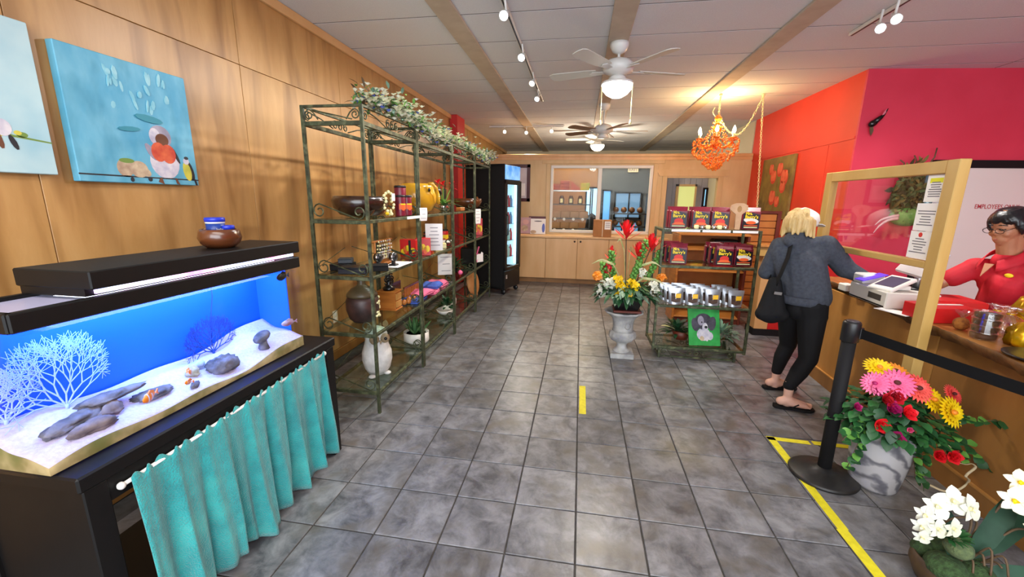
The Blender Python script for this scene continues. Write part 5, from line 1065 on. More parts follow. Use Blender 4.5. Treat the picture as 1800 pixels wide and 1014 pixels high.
# --- customer: back to the camera, leaning over the counter ---
cu=thing('person','person in charcoal hoodie and black leggings leaning at the counter, back turned','person',(1.70,3.46,0))
PEL=V((1.765,3.45,.85)); CH=V((1.71,3.47,1.12)); SL=V((1.56,3.53,1.255)); SR=V((1.83,3.42,1.275)); NK=V((1.655,3.49,1.325)); HD=V((1.665,3.51,1.412))
HL=V((1.715,3.53,.74)); HR=V((1.80,3.39,.74)); KL=V((1.785,3.63,.42)); KR=V((1.785,3.31,.41)); AL=V((1.735,3.64,.085)); AR=V((1.675,3.29,.09))
EL=V((1.52,3.60,1.03)); WL=V((1.70,3.66,.98)); ER=V((2.01,3.46,1.10)); WR=V((2.115,3.40,1.045))
HFd=V((.80,.45,0)).normalized() # facing
caps=[(PEL,CH,.115,.11),(CH,NK,.10,.055),(NK,HD,.05,.05),(SL,EL,.045,.038),(EL,WL,.037,.027),(SR,ER,.046,.038),(ER,WR,.037,.027),(HL,KL,.075,.05),(HR,KR,.075,.05),(KL,AL+V((0,0,.12)),.05,.036),(AL+V((0,0,.12)),AL,.036,.029),(KR,AR+V((0,0,.12)),.052,.037),(AR+V((0,0,.12)),AR,.037,.03),(AL,AL+V((0,0,-.05)),.03,.032),(AR,AR+V((0,0,-.05)),.031,.032),(HD,HD+HFd*.03-V((0,0,.06)),.075,.05)]
FD=V((1,-.12,0)).normalized(); FDL=V((1,.12,0)).normalized()
caps+=foot((AR.x-.045,AR.y),FD,.235,.022)+foot((AL.x-.045,AL.y),FDL,.235,.022)
caps+=hand(WR+V((.02,0,-.005)),(.95,-.25,-.25),(0,0,1),.95,-1)+hand(WL,(.9,-.3,-.2),(0,.2,1),.95,1)
ells=[(HD+V((0,0,.015)),(.078,.088,.10)),(HD+HFd*.095+V((0,0,-.02)),(.015,.015,.022))]
for sg in (-1,1): sdv=V((-HFd.y,HFd.x,0))*sg; ells.append((HD+sdv*.080+V((0,0,-.015)),(.014,.016,.03)))
organic('body',caps,ells,[skin],cu,.0065,4)
for sg in (-1,1):
    sdv=V((-HFd.y,HFd.x,0))*sg; MB().sph(HD+HFd*.083+sdv*.032+V((0,0,.005)),(.011,.011,.009),8,6).build('eye',white,cu)
MB().sph(HD+HFd*.082+V((0,0,-.062)),(.02,.02,.006),8,6).build('mouth',redink,cu)
# hoodie
hc=[(PEL+V((-.01,0,.06)),CH,.152,.145),(PEL+V((.035,-.045,.03)),CH+V((.03,-.03,0)),.118,.12),(PEL+V((-.055,.055,.03)),CH+V((-.05,.03,0)),.11,.12),(CH,SL,.13,.062),(CH,SR,.13,.072),(SL,SR,.066,.07),(CH,NK,.12,.078),(SL,EL,.066,.060),(EL,WL,.058,.043),(SR,ER,.078,.072),(ER,WR,.068,.05),(SL+V((.02,0,-.05)),CH+V((-.04,.02,-.1)),.09,.11)]
he=[(NK+V((.0,-.045,-.035)),(.105,.055,.05)),(NK+V((.04,-.05,-.06)),(.08,.05,.055)),(NK+V((-.06,-.02,-.02)),(.05,.05,.045))]
organic('hoodie',hc,he,[hoodm],cu,.008,5)
hem=MB(); hem.lathe([(.158,-.03),(.162,-.01),(.16,.03),(.15,.035),(.14,.02),(.14,-.028)],36,(PEL.x-.008,PEL.y,PEL.z+.0),sc=(1.02,.98)); hem.build('hem_band',hoodm,cu)
lc=[(PEL+V((.02,-.05,-.04)),HR,.118,.105),(PEL+V((-.03,.05,-.04)),HL,.118,.10),(PEL+V((0,0,.02)),PEL+V((0,0,-.06)),.13,.12),(HR+V((.0,0,.0)),KR,.102,.066),(HL,KL,.098,.064),(KR,KR.lerp(AR,.35)+V((-.015,0,0)),.064,.062),(KR.lerp(AR,.35)+V((-.015,0,0)),AR+V((0,0,.10)),.062,.044),(KL,KL.lerp(AL,.35)+V((-.015,0,0)),.062,.059),(KL.lerp(AL,.35)+V((-.015,0,0)),AL+V((0,0,.085)),.059,.042)]
organic('leggings',lc,[(PEL+V((-.07,-.03,-.06)),(.07,.08,.09))],[legg],cu,.008,5)
# hair and cap
rd=random.Random(4); hcap=[]
for k in range(70):
    an=rd.uniform(0,2*PI); el=rd.uniform(-.1,1.3); d=V((math.cos(an)*math.cos(el),math.sin(an)*math.cos(el),math.sin(el)))
    if d.dot(HFd)>.45 and el<.5: continue
    if d.dot(V((.85,-.2,.5)))>.86: continue
    s0=HD+V((0,0,.02))+V((d.x*.085,d.y*.095,d.z*.10)); s1=s0+V((d.x*.022,d.y*.022,-.085-.04*rd.random())); hcap.append((s0,s1,.024,.010))
organic('hair',hcap,[(HD+V((-.015,-.01,.022)),(.094,.10,.102))],[blond],cu,.007,3)
cp=MB(); cp.lathe([(.092,-.01),(.096,.015),(.088,.05),(.06,.082),(.0,.094)],20,X=Mx.Translation(HD+V((.035,.01,.04)))@Mx.Rotation(.55,4,'Y')); cp.build('cap_crown',white,cu)
b=MB(); b.prism([(0,-.07),(.05,-.06),(.085,-.03),(.09,0),(.085,.03),(.05,.06),(0,.07)],HD+V((.105,.01,.015)),(.86,.45,-.25),(-.45,.87,0),.006); b.build('cap_visor',white,cu)
for nm,a_,fd in (('flip_flop',AR,FD),('flip_flop',AL,FDL)):
    h=V((a_.x-.045,a_.y,0)); sd_=V((-fd.y,fd.x,0)); o=MB(); o.prism([(x,y) for x,y in ((-.05,0),(-.042,-.03),(0,-.036),(.08,-.034),(.15,-.05),(.20,-.045),(.232,-.02),(.235,.01),(.215,.04),(.15,.052),(.08,.038),(0,.036),(-.042,.03))],h+V((0,0,.001)),fd,sd_,.02); f_=o.build('flip_flop',blackm,cu)
    st=MB(); tp=h+fd*.165+sd_*.012+V((0,0,.03))
    for sg in (-1,1): st.tube([tp,h+fd*.11+sd_*.04*sg+V((0,0,.055)),h+fd*.06+sd_*.045*sg+V((0,0,.02))],.005,6)
    st.build('strap',blackm,f_)
bag=thing('shoulder_bag','slouchy black shoulder bag hanging at the person\'s left side','bag',(1.50,3.44,.63))
organic('pouch',[(V((1.47,3.44,.72)),V((1.60,3.42,.72)),.055,.055),(V((1.495,3.45,.74)),V((1.525,3.47,.98)),.065,.035),(V((1.57,3.42,.74)),V((1.545,3.46,.98)),.06,.035)],[(V((1.53,3.43,.73)),(.105,.055,.085))],[legg],bag,.009,5)
st=MB(); stp=[(1.535,3.44,.96),(1.545,3.405,1.06),(1.575,3.405,1.18),(1.60,3.44,1.315),(1.615,3.53,1.345),(1.60,3.60,1.28),(1.55,3.64,1.1),(1.53,3.52,.96)]
st.tube([V(a).lerp(V(b),k/4) for a,b in zip(stp[:-1],stp[1:]) for k in range(4)]+[V(stp[-1])],.026,8,flat=.25); st.build('strap',legg,bag)
MB().bx((1.535,3.385,.90),(.055,.004,.022),R=Mx.Rotation(.1,3,'Y')).build('tag',steel,bag)
# --- clerk behind the counter ---
ck=thing('person','dark haired clerk in red polo shirt and glasses behind the counter','person',(2.93,3.25,0))
PE=V((2.96,3.28,.80)); CC=V((2.905,3.22,1.08)); N2=V((2.80,3.20,1.27)); H2=V((2.755,3.185,1.46)); S_L=V((2.755,3.34,1.155)); S_R=V((2.93,3.06,1.165))
F2=V((-.93,-.22,-.30)).normalized(); side=V((.22,-.93,0)).normalized() # side = clerk's own left->toward camera
E_L=V((2.60,3.40,1.02)); W_L=V((2.43,3.30,1.00)); E_R=V((2.86,2.90,.99)); W_R=V((2.63,2.87,.955))
X2=Mx((F2,side,F2.cross(side))).transposed()
caps=[(PE,CC,.12,.12),(CC,N2,.10,.05),(N2,H2-V((0,0,.06)),.05,.052),(S_L,E_L,.046,.04),(E_L,W_L,.039,.028),(S_R,E_R,.046,.04),(E_R,W_R,.039,.028),(H2,H2+F2*.035-V((0,0,.07)),.07,.042)]
up2=X2@V((0,0,1)); up2 = up2 if up2.z>0 else -up2
caps+=hand(W_L,(-.9,-.35,-.25),(0,0,1),.95,1,.5)+hand(W_R,(-.95,.05,-.12),(0,0,1),.95,-1,.3)
for hx in ((2.96,3.34),(2.99,3.20)): caps+=[((hx[0],hx[1],.74),(hx[0],hx[1],.42),.075,.05),((hx[0],hx[1],.42),(hx[0],hx[1],.09),.05,.035)]+foot((hx[0]+.03,hx[1]),(-1,-.2),.23,.02)
caps+=[(H2+F2*.02-up2*.05,H2+F2*.060-up2*.086,.054,.030),(H2-F2*.03-up2*.04,N2+V((.02,0,0)),.055,.052)]
ells=[(H2+up2*.01,(.094,.076,.102),X2),(H2+F2*.035-up2*.025,(.058,.064,.07),X2),(H2+F2*.097-up2*.022,(.013,.012,.018),X2)]
for sg in (-1,1): ells.append((H2+side*.075*sg-F2*.008-up2*.012,(.018,.010,.030),X2)); ells.append((H2+F2*.066+side*.036*sg-up2*.035,(.022,.022,.022)))
organic('body',caps,ells,[skin2],ck,.006,3)
for sg in (-1,1):
    MB().tube([H2+F2*.088+side*.016*sg+up2*.001,H2+F2*.091+side*.031*sg-up2*.004,H2+F2*.080+side*.046*sg+up2*.0],.0035,6).build('eyelid',bhair,ck); MB().tube([H2+F2*.088+side*.015*sg+up2*.026,H2+F2*.09+side*.034*sg+up2*.030,H2+F2*.076+side*.052*sg+up2*.023],.003,5).build('eyebrow',bhair,ck)
MB().tube([H2+F2*.088-side*.02-up2*.068,H2+F2*.096-up2*.066,H2+F2*.088+side*.02-up2*.068],[.003,.0055,.003],6).build('lips',m('lip_tone','#9c4a44',rough=.5),ck)
MB().sph(H2+side*.090-F2*.008-up2*.040,(.007,.005,.007),8,6).build('earring',white,ck)
g=MB()
for sg in (-1,1):
    c=H2+F2*.110+side*.034*sg-up2*.004; g.tube([c+side*.024*math.cos(a)+up2*.017*math.sin(a) for a in [2*PI*k/18 for k in range(19)]],.0018,5); g.tube([c+side*.024*sg,H2+F2*.01+side*.082*sg+up2*.008],.0018,5)
g.tube([H2+F2*.110+side*.010+up2*.002,H2+F2*.110-side*.010+up2*.002],.0018,5); g.build('glasses',potblack,ck)
hcap=[]; rd=random.Random(8)
def hp(az,lv,push=1.0):
    "point on the skull: az from the face round to the nape, lv = height above centre"
    c=math.sqrt(max(.04,1-(lv/.118)**2)); return H2+(F2*math.cos(az)*.096+side*math.sin(az)*.084)*c*push-F2*.010+up2*lv
for k in range(96):
    az=2*PI*k/96+rd.uniform(-.05,.05); a_=abs((az+PI)%(2*PI)-PI); end=.040+rd.uniform(-.014,.016) if a_<.75 else (.0+rd.uniform(-.012,.012) if a_<1.15 else (-.040+rd.uniform(-.012,.012) if a_<1.9 else -.088+rd.uniform(-.014,.01)))
    sw=.45 if a_<1.0 else .12; t0=.098; n_=4; prev=None; rr2=rd.uniform(-.02,.06)
    for q in range(n_+1):
        u=q/n_; p_=hp(az+sw*u*(1 if a_<1.0 else 0),t0+(end-t0)*u,1.0+.07*math.sin(PI*min(u,.9))+rr2)
        if prev is not None: hcap.append((prev,p_,.012,.011 if q<n_ else .004))
        prev=p_
organic('hair',hcap,[(H2+up2*.034-F2*.014,(.090,.080,.082),X2),(H2-F2*.05-up2*.01,(.052,.074,.075),X2)],[bhair],ck,.005,1)
pc_=[(PE+V((0,0,-.02)),CC,.155,.15),(CC,S_L,.13,.064),(CC,S_R,.135,.068),(S_L,S_R,.072,.072),(CC,N2-V((0,0,.045)),.13,.068),(S_L,S_L.lerp(E_L,.60),.068,.064),(S_R,S_R.lerp(E_R,.66),.074,.072),(CC+V((-.05,-.02,-.02)),PE+V((-.07,0,.02)),.12,.12),(CC+F2*.06+V((0,-.04,.02)),CC+F2*.05+V((-.02,.07,0)),.085,.085)]
organic('polo_shirt',pc_,[],[polom],ck,.008,5)
for sg in (-1,1):
    b=MB(); f0=N2+V((-.105,-.02,-.075)); bk=N2+V((.075,.015,.03)); sd_=side*sg
    b.grid(lambda u,v:(f0.lerp(bk,u)+sd_*(.02+.075*math.sin(PI*(.12+.70*u)))*(.80+.38*v)+V((0,0,.035-.05*v-.012*(1-u)*v))+F2*.02*v*(1-u)),10,3); b.build('collar',polom,ck).modifiers.new('t','SOLIDIFY').thickness=.004
b=MB(); b.prism([(0,-.05),(.026,.045),(-.026,.045)],N2+V((-.122,-.025,-.105)),side,V((.42,.05,.9)).normalized(),.004); b.build('neck_opening',skin2,ck)
MB().sph(CC+V((-.135,-.10,.06)),(.006,.022,.014),8,6,X=rotz(.5)).build('chest_logo',goldtx,ck)
organic('trousers',[(PE+V((0,0,-.02)),PE+V((0,0,-.10)),.14,.13)]+[((hx[0],hx[1],.74),(hx[0],hx[1],.10),.095,.06) for hx in ((2.96,3.34),(2.99,3.20))],[],[legg],ck,.010,4)
# ================= barrier post, tape, vase, orchid =================
sx,sy=1.497,2.43
t=thing('barrier_post','black retractable belt barrier post with round base','post',(sx,sy,0))
MB().lathe([(0,.0),(.172,.0),(.176,.012),(.165,.022),(.09,.038),(.05,.05),(.038,.062),(0,.062)],40,(sx,sy,.0)).build('base',m('base_black','#1a191a','#282624',scale=12,rough=.45),t)
MB().lathe([(.034,.06),(.034,.86),(0,.86)],24,(sx,sy,0)).build('pole',blackm,t); MB().lathe([(.034,.84),(.042,.845),(.042,.945),(.038,.955),(.034,.957),(0,.957)],24,(sx,sy,0)).build('head',black,t)
MB().lathe([(0,.9571),(.03,.9571),(.028,.961),(0,.962)],20,(sx,sy,0)).build('cap',m('cap_grey','#4a4448',rough=.3),t)
b0=V((sx+.04,sy-.02,.893)); b1=V((2.14,1.0,.875)); b=MB(); N_=24; dd=(b1-b0); nn=V((0,0,1)).cross(dd).normalized()
vs=[]
for k in range(N_+1):
    p_=b0+dd*(k/N_)-V((0,0,.02*math.sin(PI*k/N_))); vs+=[p_+V((0,0,.026))+nn*.001,p_-V((0,0,.026))+nn*.001,p_-V((0,0,.026))-nn*.001,p_+V((0,0,.026))-nn*.001]
b.add(vs,[(4*k+j,4*k+(j+1)%4,4*k+4+(j+1)%4,4*k+4+j) for k in range(N_) for j in range(4)]); b.build('belt',beltm,t); MB().bx(b0-dd.normalized()*.01,(.03,.03,.065),R=rotz(-1.1),b=.004).build('belt_clip',black,t)
t=thing('barrier_post','second black barrier post holding the belt outside the frame','post',(2.14,.99,0)); MB().lathe([(0,0),(.172,0),(.176,.012),(.05,.05),(.034,.062),(.034,.95),(0,.957)],24,(2.14,.955,0)).build('pole',blackm,t)
def tape(pts,w_,label):
    b=MB()
    for (a,c_) in zip(pts[:-1],pts[1:]):
        a,c_=V((*a,.0012)),V((*c_,.0012)); d=(c_-a).normalized(); s_=V((-d.y,d.x,0))*w_/2; b.add([a-s_,c_-s_,c_+s_,a+s_,*[q+V((0,0,.0006)) for q in (a-s_,c_-s_,c_+s_,a+s_)]],[(3,2,1,0),(4,5,6,7),(0,1,5,4),(1,2,6,5),(2,3,7,6),(3,0,4,7)])
    return solo(b,'floor_tape',yeltape,label,'tape')
tape([(1.365,2.815),(1.362,1.9855)],.05,'yellow tape line running from the corner under the barrier base'); tape([(1.355,1.985),(1.365,1.2)],.052,'nearest yellow tape piece at the bottom of the floor'); tape([(1.34,2.80),(1.60,2.785)],.045,'yellow tape crossing toward the counter, left piece'); tape([(1.62,2.79),(1.95,2.78)],.045,'yellow tape crossing toward the counter, right piece'); tape([(.086,2.89),(.087,3.375)],.052,'short yellow tape strip alone in the middle of the floor')
vx,vy=1.745,2.40
t=thing('flower_vase','grey striped marble vase of gerberas, roses and ivy by the barrier','vase',(vx,vy,0)); random.seed(21)
MB().lathe([(.10,.001),(.112,.02),(.125,.10),(.138,.20),(.142,.27),(.135,.33),(.125,.36),(.105,.36),(.10,.30),(0,.28)],44,(vx,vy,0),fn=lambda a,i,z:1+.045*math.sin(3*a+9*z)).build('vase',marble,t)
fo=MB()
for k in range(330):
    an=random.uniform(0,2*PI); r_=random.uniform(.02,.25); el=random.uniform(-.7,.6); z=.36+.26*random.random()*(1-r_*2.2); fo.leaf((vx+r_*math.cos(an)*1.05,vy+r_*.8*math.sin(an),z),(math.cos(an)*math.cos(el),math.sin(an)*math.cos(el),math.sin(el)),(0,0,1),.065,.05,mi=k%3,bend=.4)
fo.build('foliage',[leafd,leafm,leafm],t,'stuff')
iv=MB()
for (x0,z0,dx,dz,n_) in ((-.14,.40,-.10,-.22,16),(-.17,.45,-.12,-.12,14),(.10,.38,.03,-.26,18),(.14,.40,.14,-.10,18),(.2,.5,.2,.02,16),(.2,.42,.25,-.2,14),(.06,.35,.03,-.2,10)):
    pts=[V((vx+x0+dx*k/n_,vy-.08-.06*k/n_,z0+dz*(k/n_)**1.5)) for k in range(n_+1)]; iv.tube(pts,.002,4,mi=1)
    for k,p_ in enumerate(pts): iv.leaf(p_,(random.uniform(-1,1),random.uniform(-1,.1),random.uniform(-.8,.4)),(0,-.5,1),.045,.045,mi=[0,2][k%3==0])
iv.build('ivy_trails',[leafm,stemm,leafl],t,'stuff')
def gerbera(x,y,z,d,R,m1,mc,n_=22):
    d=V(d).normalized(); fx,fy,fz=frame_from(d); b=MB()
    for lay,(rr_,nn_,up_) in enumerate(((1,n_,.12),(.72,n_-4,.35),(.42,12,.7))):
        for k in range(nn_):
            an=2*PI*k/nn_+lay*.1; dr_=(fx*math.cos(an)+fy*math.sin(an)+fz*up_); b.leaf(V((x,y,z))+dr_*.006,dr_,d,R*rr_,R*.28,bend=.12)
    f_=b.build('gerbera',m1,t); MB().sph(V((x,y,z))+d*.012-V(t.location),(R*.2,R*.2,R*.16),10,7).build('flower_centre',mc,f_,local=True)
dkc=m('gerbera_centre','#5a2020',rough=.8)
for q in ((1.70,2.33,.655,(-.3,-.75,.75),.078,pinkfl,dkc),(1.60,2.33,.645,(-.6,-.7,.5),.06,pinkfl,MATS['magenta_petal']),(1.665,2.42,.70,(-.1,-.5,.9),.07,yelfl,orfl),(1.745,2.42,.685,(0,-.5,.9),.065,orfl,dkc),(1.80,2.33,.635,(.15,-.8,.65),.075,coralfl,dkc),(1.85,2.40,.63,(.3,-.5,.8),.065,coralfl,dkc),(1.905,2.36,.565,(.3,-.75,.6),.07,yelfl,orfl),(1.955,2.30,.53,(.35,-.85,.45),.078,yelfl,orfl),(2.04,2.42,.58,(.3,-.7,.6),.05,coralfl,dkc)): gerbera(*q)
def rose(x,y,z,R,mt,name='rose'):
    d=V((random.uniform(-.3,.3),-.85,random.uniform(.2,.7))).normalized(); fx,fy,fz=frame_from(d); b=MB()
    for lay in range(4):
        for k in range(5):
            an=2*PI*k/5+lay*.6; dr_=(fx*math.cos(an)+fy*math.sin(an))*(1-.22*lay)+fz*(.25+.4*lay); b.leaf(V((x,y,z)),dr_,d,R*(1-.12*lay),R*.95,bend=-.45)
    b.build(name,mt,t)
for q in ((1.655,2.27,.53,.05,magfl),(1.63,2.29,.57,.045,darkred),(1.71,2.25,.525,.05,m('bright_red_rose','#e8202c',rough=.5)),(1.61,2.26,.445,.048,MATS['bright_red_rose']),(1.675,2.24,.39,.05,magfl),(1.60,2.33,.605,.045,magfl),(1.53,2.33,.50,.03,magfl),(1.68,2.30,.59,.05,darkred),(1.74,2.24,.44,.018,pinkfl)): rose(*q)
for q in ((1.97,2.26,.305,.045),(1.92,2.27,.29,.04)): rose(*q,MATS['bright_red_rose'],'silk_poppy')
t2=thing('raffia_curl','cream curled raffia ribbon hanging beside the vase at the counter face','ribbon',(2.02,2.28,.08)); pts=[(1.93,2.28,.37),(1.98,2.27,.335),(1.97,2.25,.29),(2.02,2.24,.275),(2.07,2.26,.27),(2.10,2.27,.245),(2.085,2.28,.20),(2.07,2.27,.185),(2.115,2.30,.15),(2.135,2.33,.10),(2.10,2.33,.06),(2.03,2.32,.055),(1.96,2.34,.075),(1.93,2.36,.06)]
def cat(pts,k=5):
    P_=[V(p) for p in pts]; o=[]
    for i in range(len(P_)-1):
        a,b,c_,d=P_[max(i-1,0)],P_[i],P_[i+1],P_[min(i+2,len(P_)-1)]
        for j in range(k): u=j/k; o.append(.5*((2*b)+(c_-a)*u+(2*a-5*b+4*c_-d)*u*u+(3*b-a-3*c_+d)*u**3))
    return o+[P_[-1]]
MB().tube(cat(pts),.006,6,flat=.4).build('curl',m('raffia','#d0bd96',rough=.7),t2)
# orchid at the lower right
ox,oy=1.60,1.72
t=thing('potted_orchid','white silk orchids on arching stems in a mossy pot, front right','plant',(ox,oy,0)); random.seed(31)
MB().lathe(thick([(.07,.001),(.10,.02),(.125,.08),(.12,.13)],.008),24,(ox,oy,0)).build('pot',m('brown_bowl','#4a3622','#332414',scale=8,rough=.6),t)
mo=MB()
for (x,y,r) in ((-.05,-.04,.07),(.05,-.05,.06),(0,.04,.07),(-.06,.05,.05),(.08,.03,.05)): mo.sph((ox+x,oy+y,.13),(r,r,r*.7),12,8)
mo.build('moss',m('moss','#37502a','#27381c',scale=60,rough=1,bump=.8,bscale=90),t,'stuff')
MB().sph((1.555,1.66,.245),(.045,.05,.04),12,8).build('moss_ball',m('moss_ball','#5c6a44','#48563a',scale=60,rough=1,bump=.6,bscale=90),t)
fu=MB()
for k in range(60): an=random.uniform(0,6.3); fu.leaf((1.535+.02*math.cos(an),1.68+.02*math.sin(an),.275),(math.cos(an),math.sin(an),random.uniform(.2,1.4)),(0,0,1),.05,.012)
fu.build('fern_tuft',leafm,t,'stuff')
for (b_,d_,L_,W_) in (((1.63,1.70,.16),(.35,-.1,1),.36,.075),((1.66,1.72,.15),(.75,.1,.75),.36,.08),((1.66,1.68,.13),(.7,-.35,.25),.26,.09),((1.58,1.70,.15),(-.2,-.2,.9),.20,.06)): MB().leaf(b_,d_,(-.3,-.8,.5),L_,W_,bend=.35).build('orchid_leaf',m('orchid_leaf','#14301f','#2a4a38',scale=5,rough=.6,spec=.25) if 'orchid_leaf' not in MATS else MATS['orchid_leaf'],t)
def ostem(pts): MB().tube(cat(pts),.004,6).build('flower_stem',stemm,t)
ostem([(1.60,1.72,.14),(1.615,1.70,.30),(1.58,1.70,.42),(1.50,1.70,.455),(1.44,1.69,.41),(1.42,1.68,.34)]); ostem([(1.62,1.72,.14),(1.65,1.72,.28),(1.62,1.70,.35),(1.53,1.68,.36),(1.46,1.67,.30)]); ostem([(1.63,1.73,.14),(1.70,1.73,.34),(1.74,1.73,.47),(1.73,1.72,.55)]); ostem([(1.64,1.72,.14),(1.70,1.70,.25),(1.74,1.68,.34),(1.77,1.66,.36)])
for k in range(5): MB().tube(cat([(1.60+.02*k,1.71,.13),(1.61+.025*k,1.66,.20+.03*(k%3)),(1.60+.03*k,1.63,.16+.04*(k%2))]),.004,5).build('twig',stemm,t)
def orchid(x,y,z,d,R,m1,mc):
    R*=.85
    d=V(d).normalized(); fx,fy,fz=frame_from(d); b=MB()
    for k in range(5):
        an=2*PI*k/5+.3; dr_=fx*math.cos(an)+fy*math.sin(an)+fz*.2; b.leaf((x,y,z),dr_,d,R*(1.1 if k in (1,4) else 1),R*(.95 if k in (1,4) else .62),bend=.18)
    f_=b.build('orchid_bloom',m1,t); s_=MB(); s_.sph((0,0,0),R*.16,8,6)
    for k in range(3): an=k*2.1; s_.leaf((0,0,0),fx*math.cos(an)*.5+fy*math.sin(an)*.5+fz,d,R*.35,R*.25)
    s_.v=[tuple(V(p)+V((x,y,z))+d*R*.1-V(t.location)) for p in s_.v]; s_.build('lip',mc,f_,local=True)
for q in ((1.445,1.66,.42,(-.3,-.8,.3),.055),(1.50,1.67,.445,(-.1,-.9,.4),.062),(1.555,1.66,.425,(.3,-.8,.3),.06),(1.415,1.66,.375,(-.6,-.7,.1),.045),(1.405,1.65,.33,(-.5,-.7,-.1),.045),(1.45,1.64,.335,(.1,-.9,.1),.05),(1.50,1.64,.345,(.2,-.9,.1),.048),(1.405,1.64,.29,(-.3,-.8,-.2),.04)): orchid(*q,whitefl,creamfl)
for q in ((1.73,1.70,.535,(-.3,-.8,.5),.055),(1.70,1.67,.475,(-.4,-.8,.3),.058),(1.755,1.65,.46,(0,-.9,.3),.055),(1.745,1.62,.40,(.1,-.9,.2),.06),(1.78,1.62,.34,(.2,-.9,.1),.05)): orchid(*q,m('cream_orchid','#e4dcae','#efead0',scale=12,rough=.5) if 'cream_orchid' not in MATS else MATS['cream_orchid'],yelfl)
# ================= wall pieces on the right =================
t=thing('tulip_painting','dark olive canvas of red tulips on the orange wall','painting',(3.02,7.3,1.33))
MB().b2((3.005,6.74,1.34),(3.04,7.80,2.28),bev=.003).build('canvas',m('painted_olive','#7a6030','#94803c',scale=5,rough=.6,c3='#4a3c1e',s3=3),t)
def tul(y,z,r):
    b=MB(); b.prism(ell(0,0,r,r*1.05,14),(3.0045,y,z),(0,-1,0),(0,0,1),.0006); b.prism(ell(-r*.35,.2*r,r*.5,r*.85,12,.2),(3.0038,y,z),(0,-1,0),(0,0,1),.0006,mi=1); b.prism(ell(r*.4,.2*r,r*.4,r*.8,12,-.2),(3.0032,y,z),(0,-1,0),(0,0,1),.0006,mi=1); b.build('painted_tulip',[m('tulip_red','#c83a26','#d84c34',scale=9,rough=.6) if 'tulip_red' not in MATS else MATS['tulip_red'],m('tulip_light','#dc6042','#ec7a58',scale=12,rough=.6) if 'tulip_light' not in MATS else MATS['tulip_light']],t)
for q in ((7.15,2.08,.10),(7.35,1.98,.10),(7.0,1.82,.09),(7.30,1.66,.11),(6.98,1.95,.12),(7.45,2.10,.08),(7.12,1.60,.08)): tul(*q)
st=MB()
for y,z in ((7.15,2.0),(7.0,1.75),(7.30,1.58),(7.12,1.54)): st.prism([(-.006,0),(.006,0),(.006,z-1.4),(-.006,z-1.4)],(3.0046,y,1.38),(0,-1,0),(0,0,1),.0005)
st.build('painted_stems',pgr,t,'stuff')
t=thing('wall_bird','small dark carved bird on the crimson wall','ornament',onred(3.18,2.40,.03))
c=onred(3.16,2.46,.05); MB().sph(c,(.05,.03,.035),12,8,X=Mx.Rotation(-.6,3,'Y')).build('body',potblack,t); MB().tube([c,c+V((.05,-.01,.05)),c+V((.085,-.01,.085)),c+V((.115,-.01,.15))],[.03,.025,.012,.004],8).build('head',potblack,t); MB().leaf(c+V((-.02,0,-.01)),(.25,-.1,-1),(0,-1,0),.12,.04).build('tail',stemm,t); MB().leaf(c+V((.06,-.02,.07)),(.6,-.1,1),(0,-1,0),.09,.02).build('beak',m('pink_beak','#d87a8a',rough=.5),t)
t=thing('wreath_ornament','large dried leaf wreath with green bird mask and curved pale beak','ornament',onred(3.66,1.4,.05)); random.seed(9)
b=MB()
for k in range(520):
    an=random.uniform(0,6.28); r_=abs(random.gauss(0,.5)); r_=min(r_,1); p_=onred(3.69+.24*r_*math.cos(an)+.03*math.sin(an),1.74+.31*r_*math.sin(an),.13+.07*random.random()*(1-r_)); b.leaf(p_,(random.uniform(-1,1),random.uniform(-.8,.1),random.uniform(-1,1)),(0,-1,0),.10,.035,mi=k%3)
b.build('dried_leaves',[m('dried_leaf','#5c4e26','#7c6a36',scale=10,rough=.8),m('dried_dark','#3c3418',rough=.9),m('dried_olive','#525c34',rough=.8)],t,'stuff')
MB().sph(onred(3.70,1.70,.10),(.22,.08,.29),18,12,X=Mx.Rotation(.25,3,'Y')).build('nest_body',m('nest_brown','#54481f','#3c4420',scale=22,rough=.9,bump=.8,bscale=60),t)
MB().sph(onred(3.67,1.45,.12),(.18,.09,.11),16,10).build('bird_head',m('moss_green','#4c7a34','#6a9444',scale=16,rough=.7),t)
for dz,dl in ((.02,.24),(-.01,.20)): MB().tube(cat([onred(3.54,1.44+dz,.16),onred(3.44,1.42+dz,.18),onred(3.36,1.37+dz*2,.18),onred(3.31,1.29+dz*3,.17)]),[.022-.0012*k for k in range(16)],8).build('beak',m('pale_beak','#d8a8a8',rough=.5) if 'pale_beak' not in MATS else MATS['pale_beak'],t)
for (x0,z0,x1,z1) in ((3.80,2.0,3.86,2.20),(3.66,2.0,3.64,2.12),(3.55,2.0,3.50,2.07),(3.72,1.75,3.86,1.86),(3.60,1.60,3.80,1.85)): MB().tube([onred(x0,z0,.08),onred((x0+x1)/2+.01,(z0+z1)/2,.10),onred(x1,z1,.08)],.007,5).build('twig',stemm if z0>1.9 else creamfl,t)
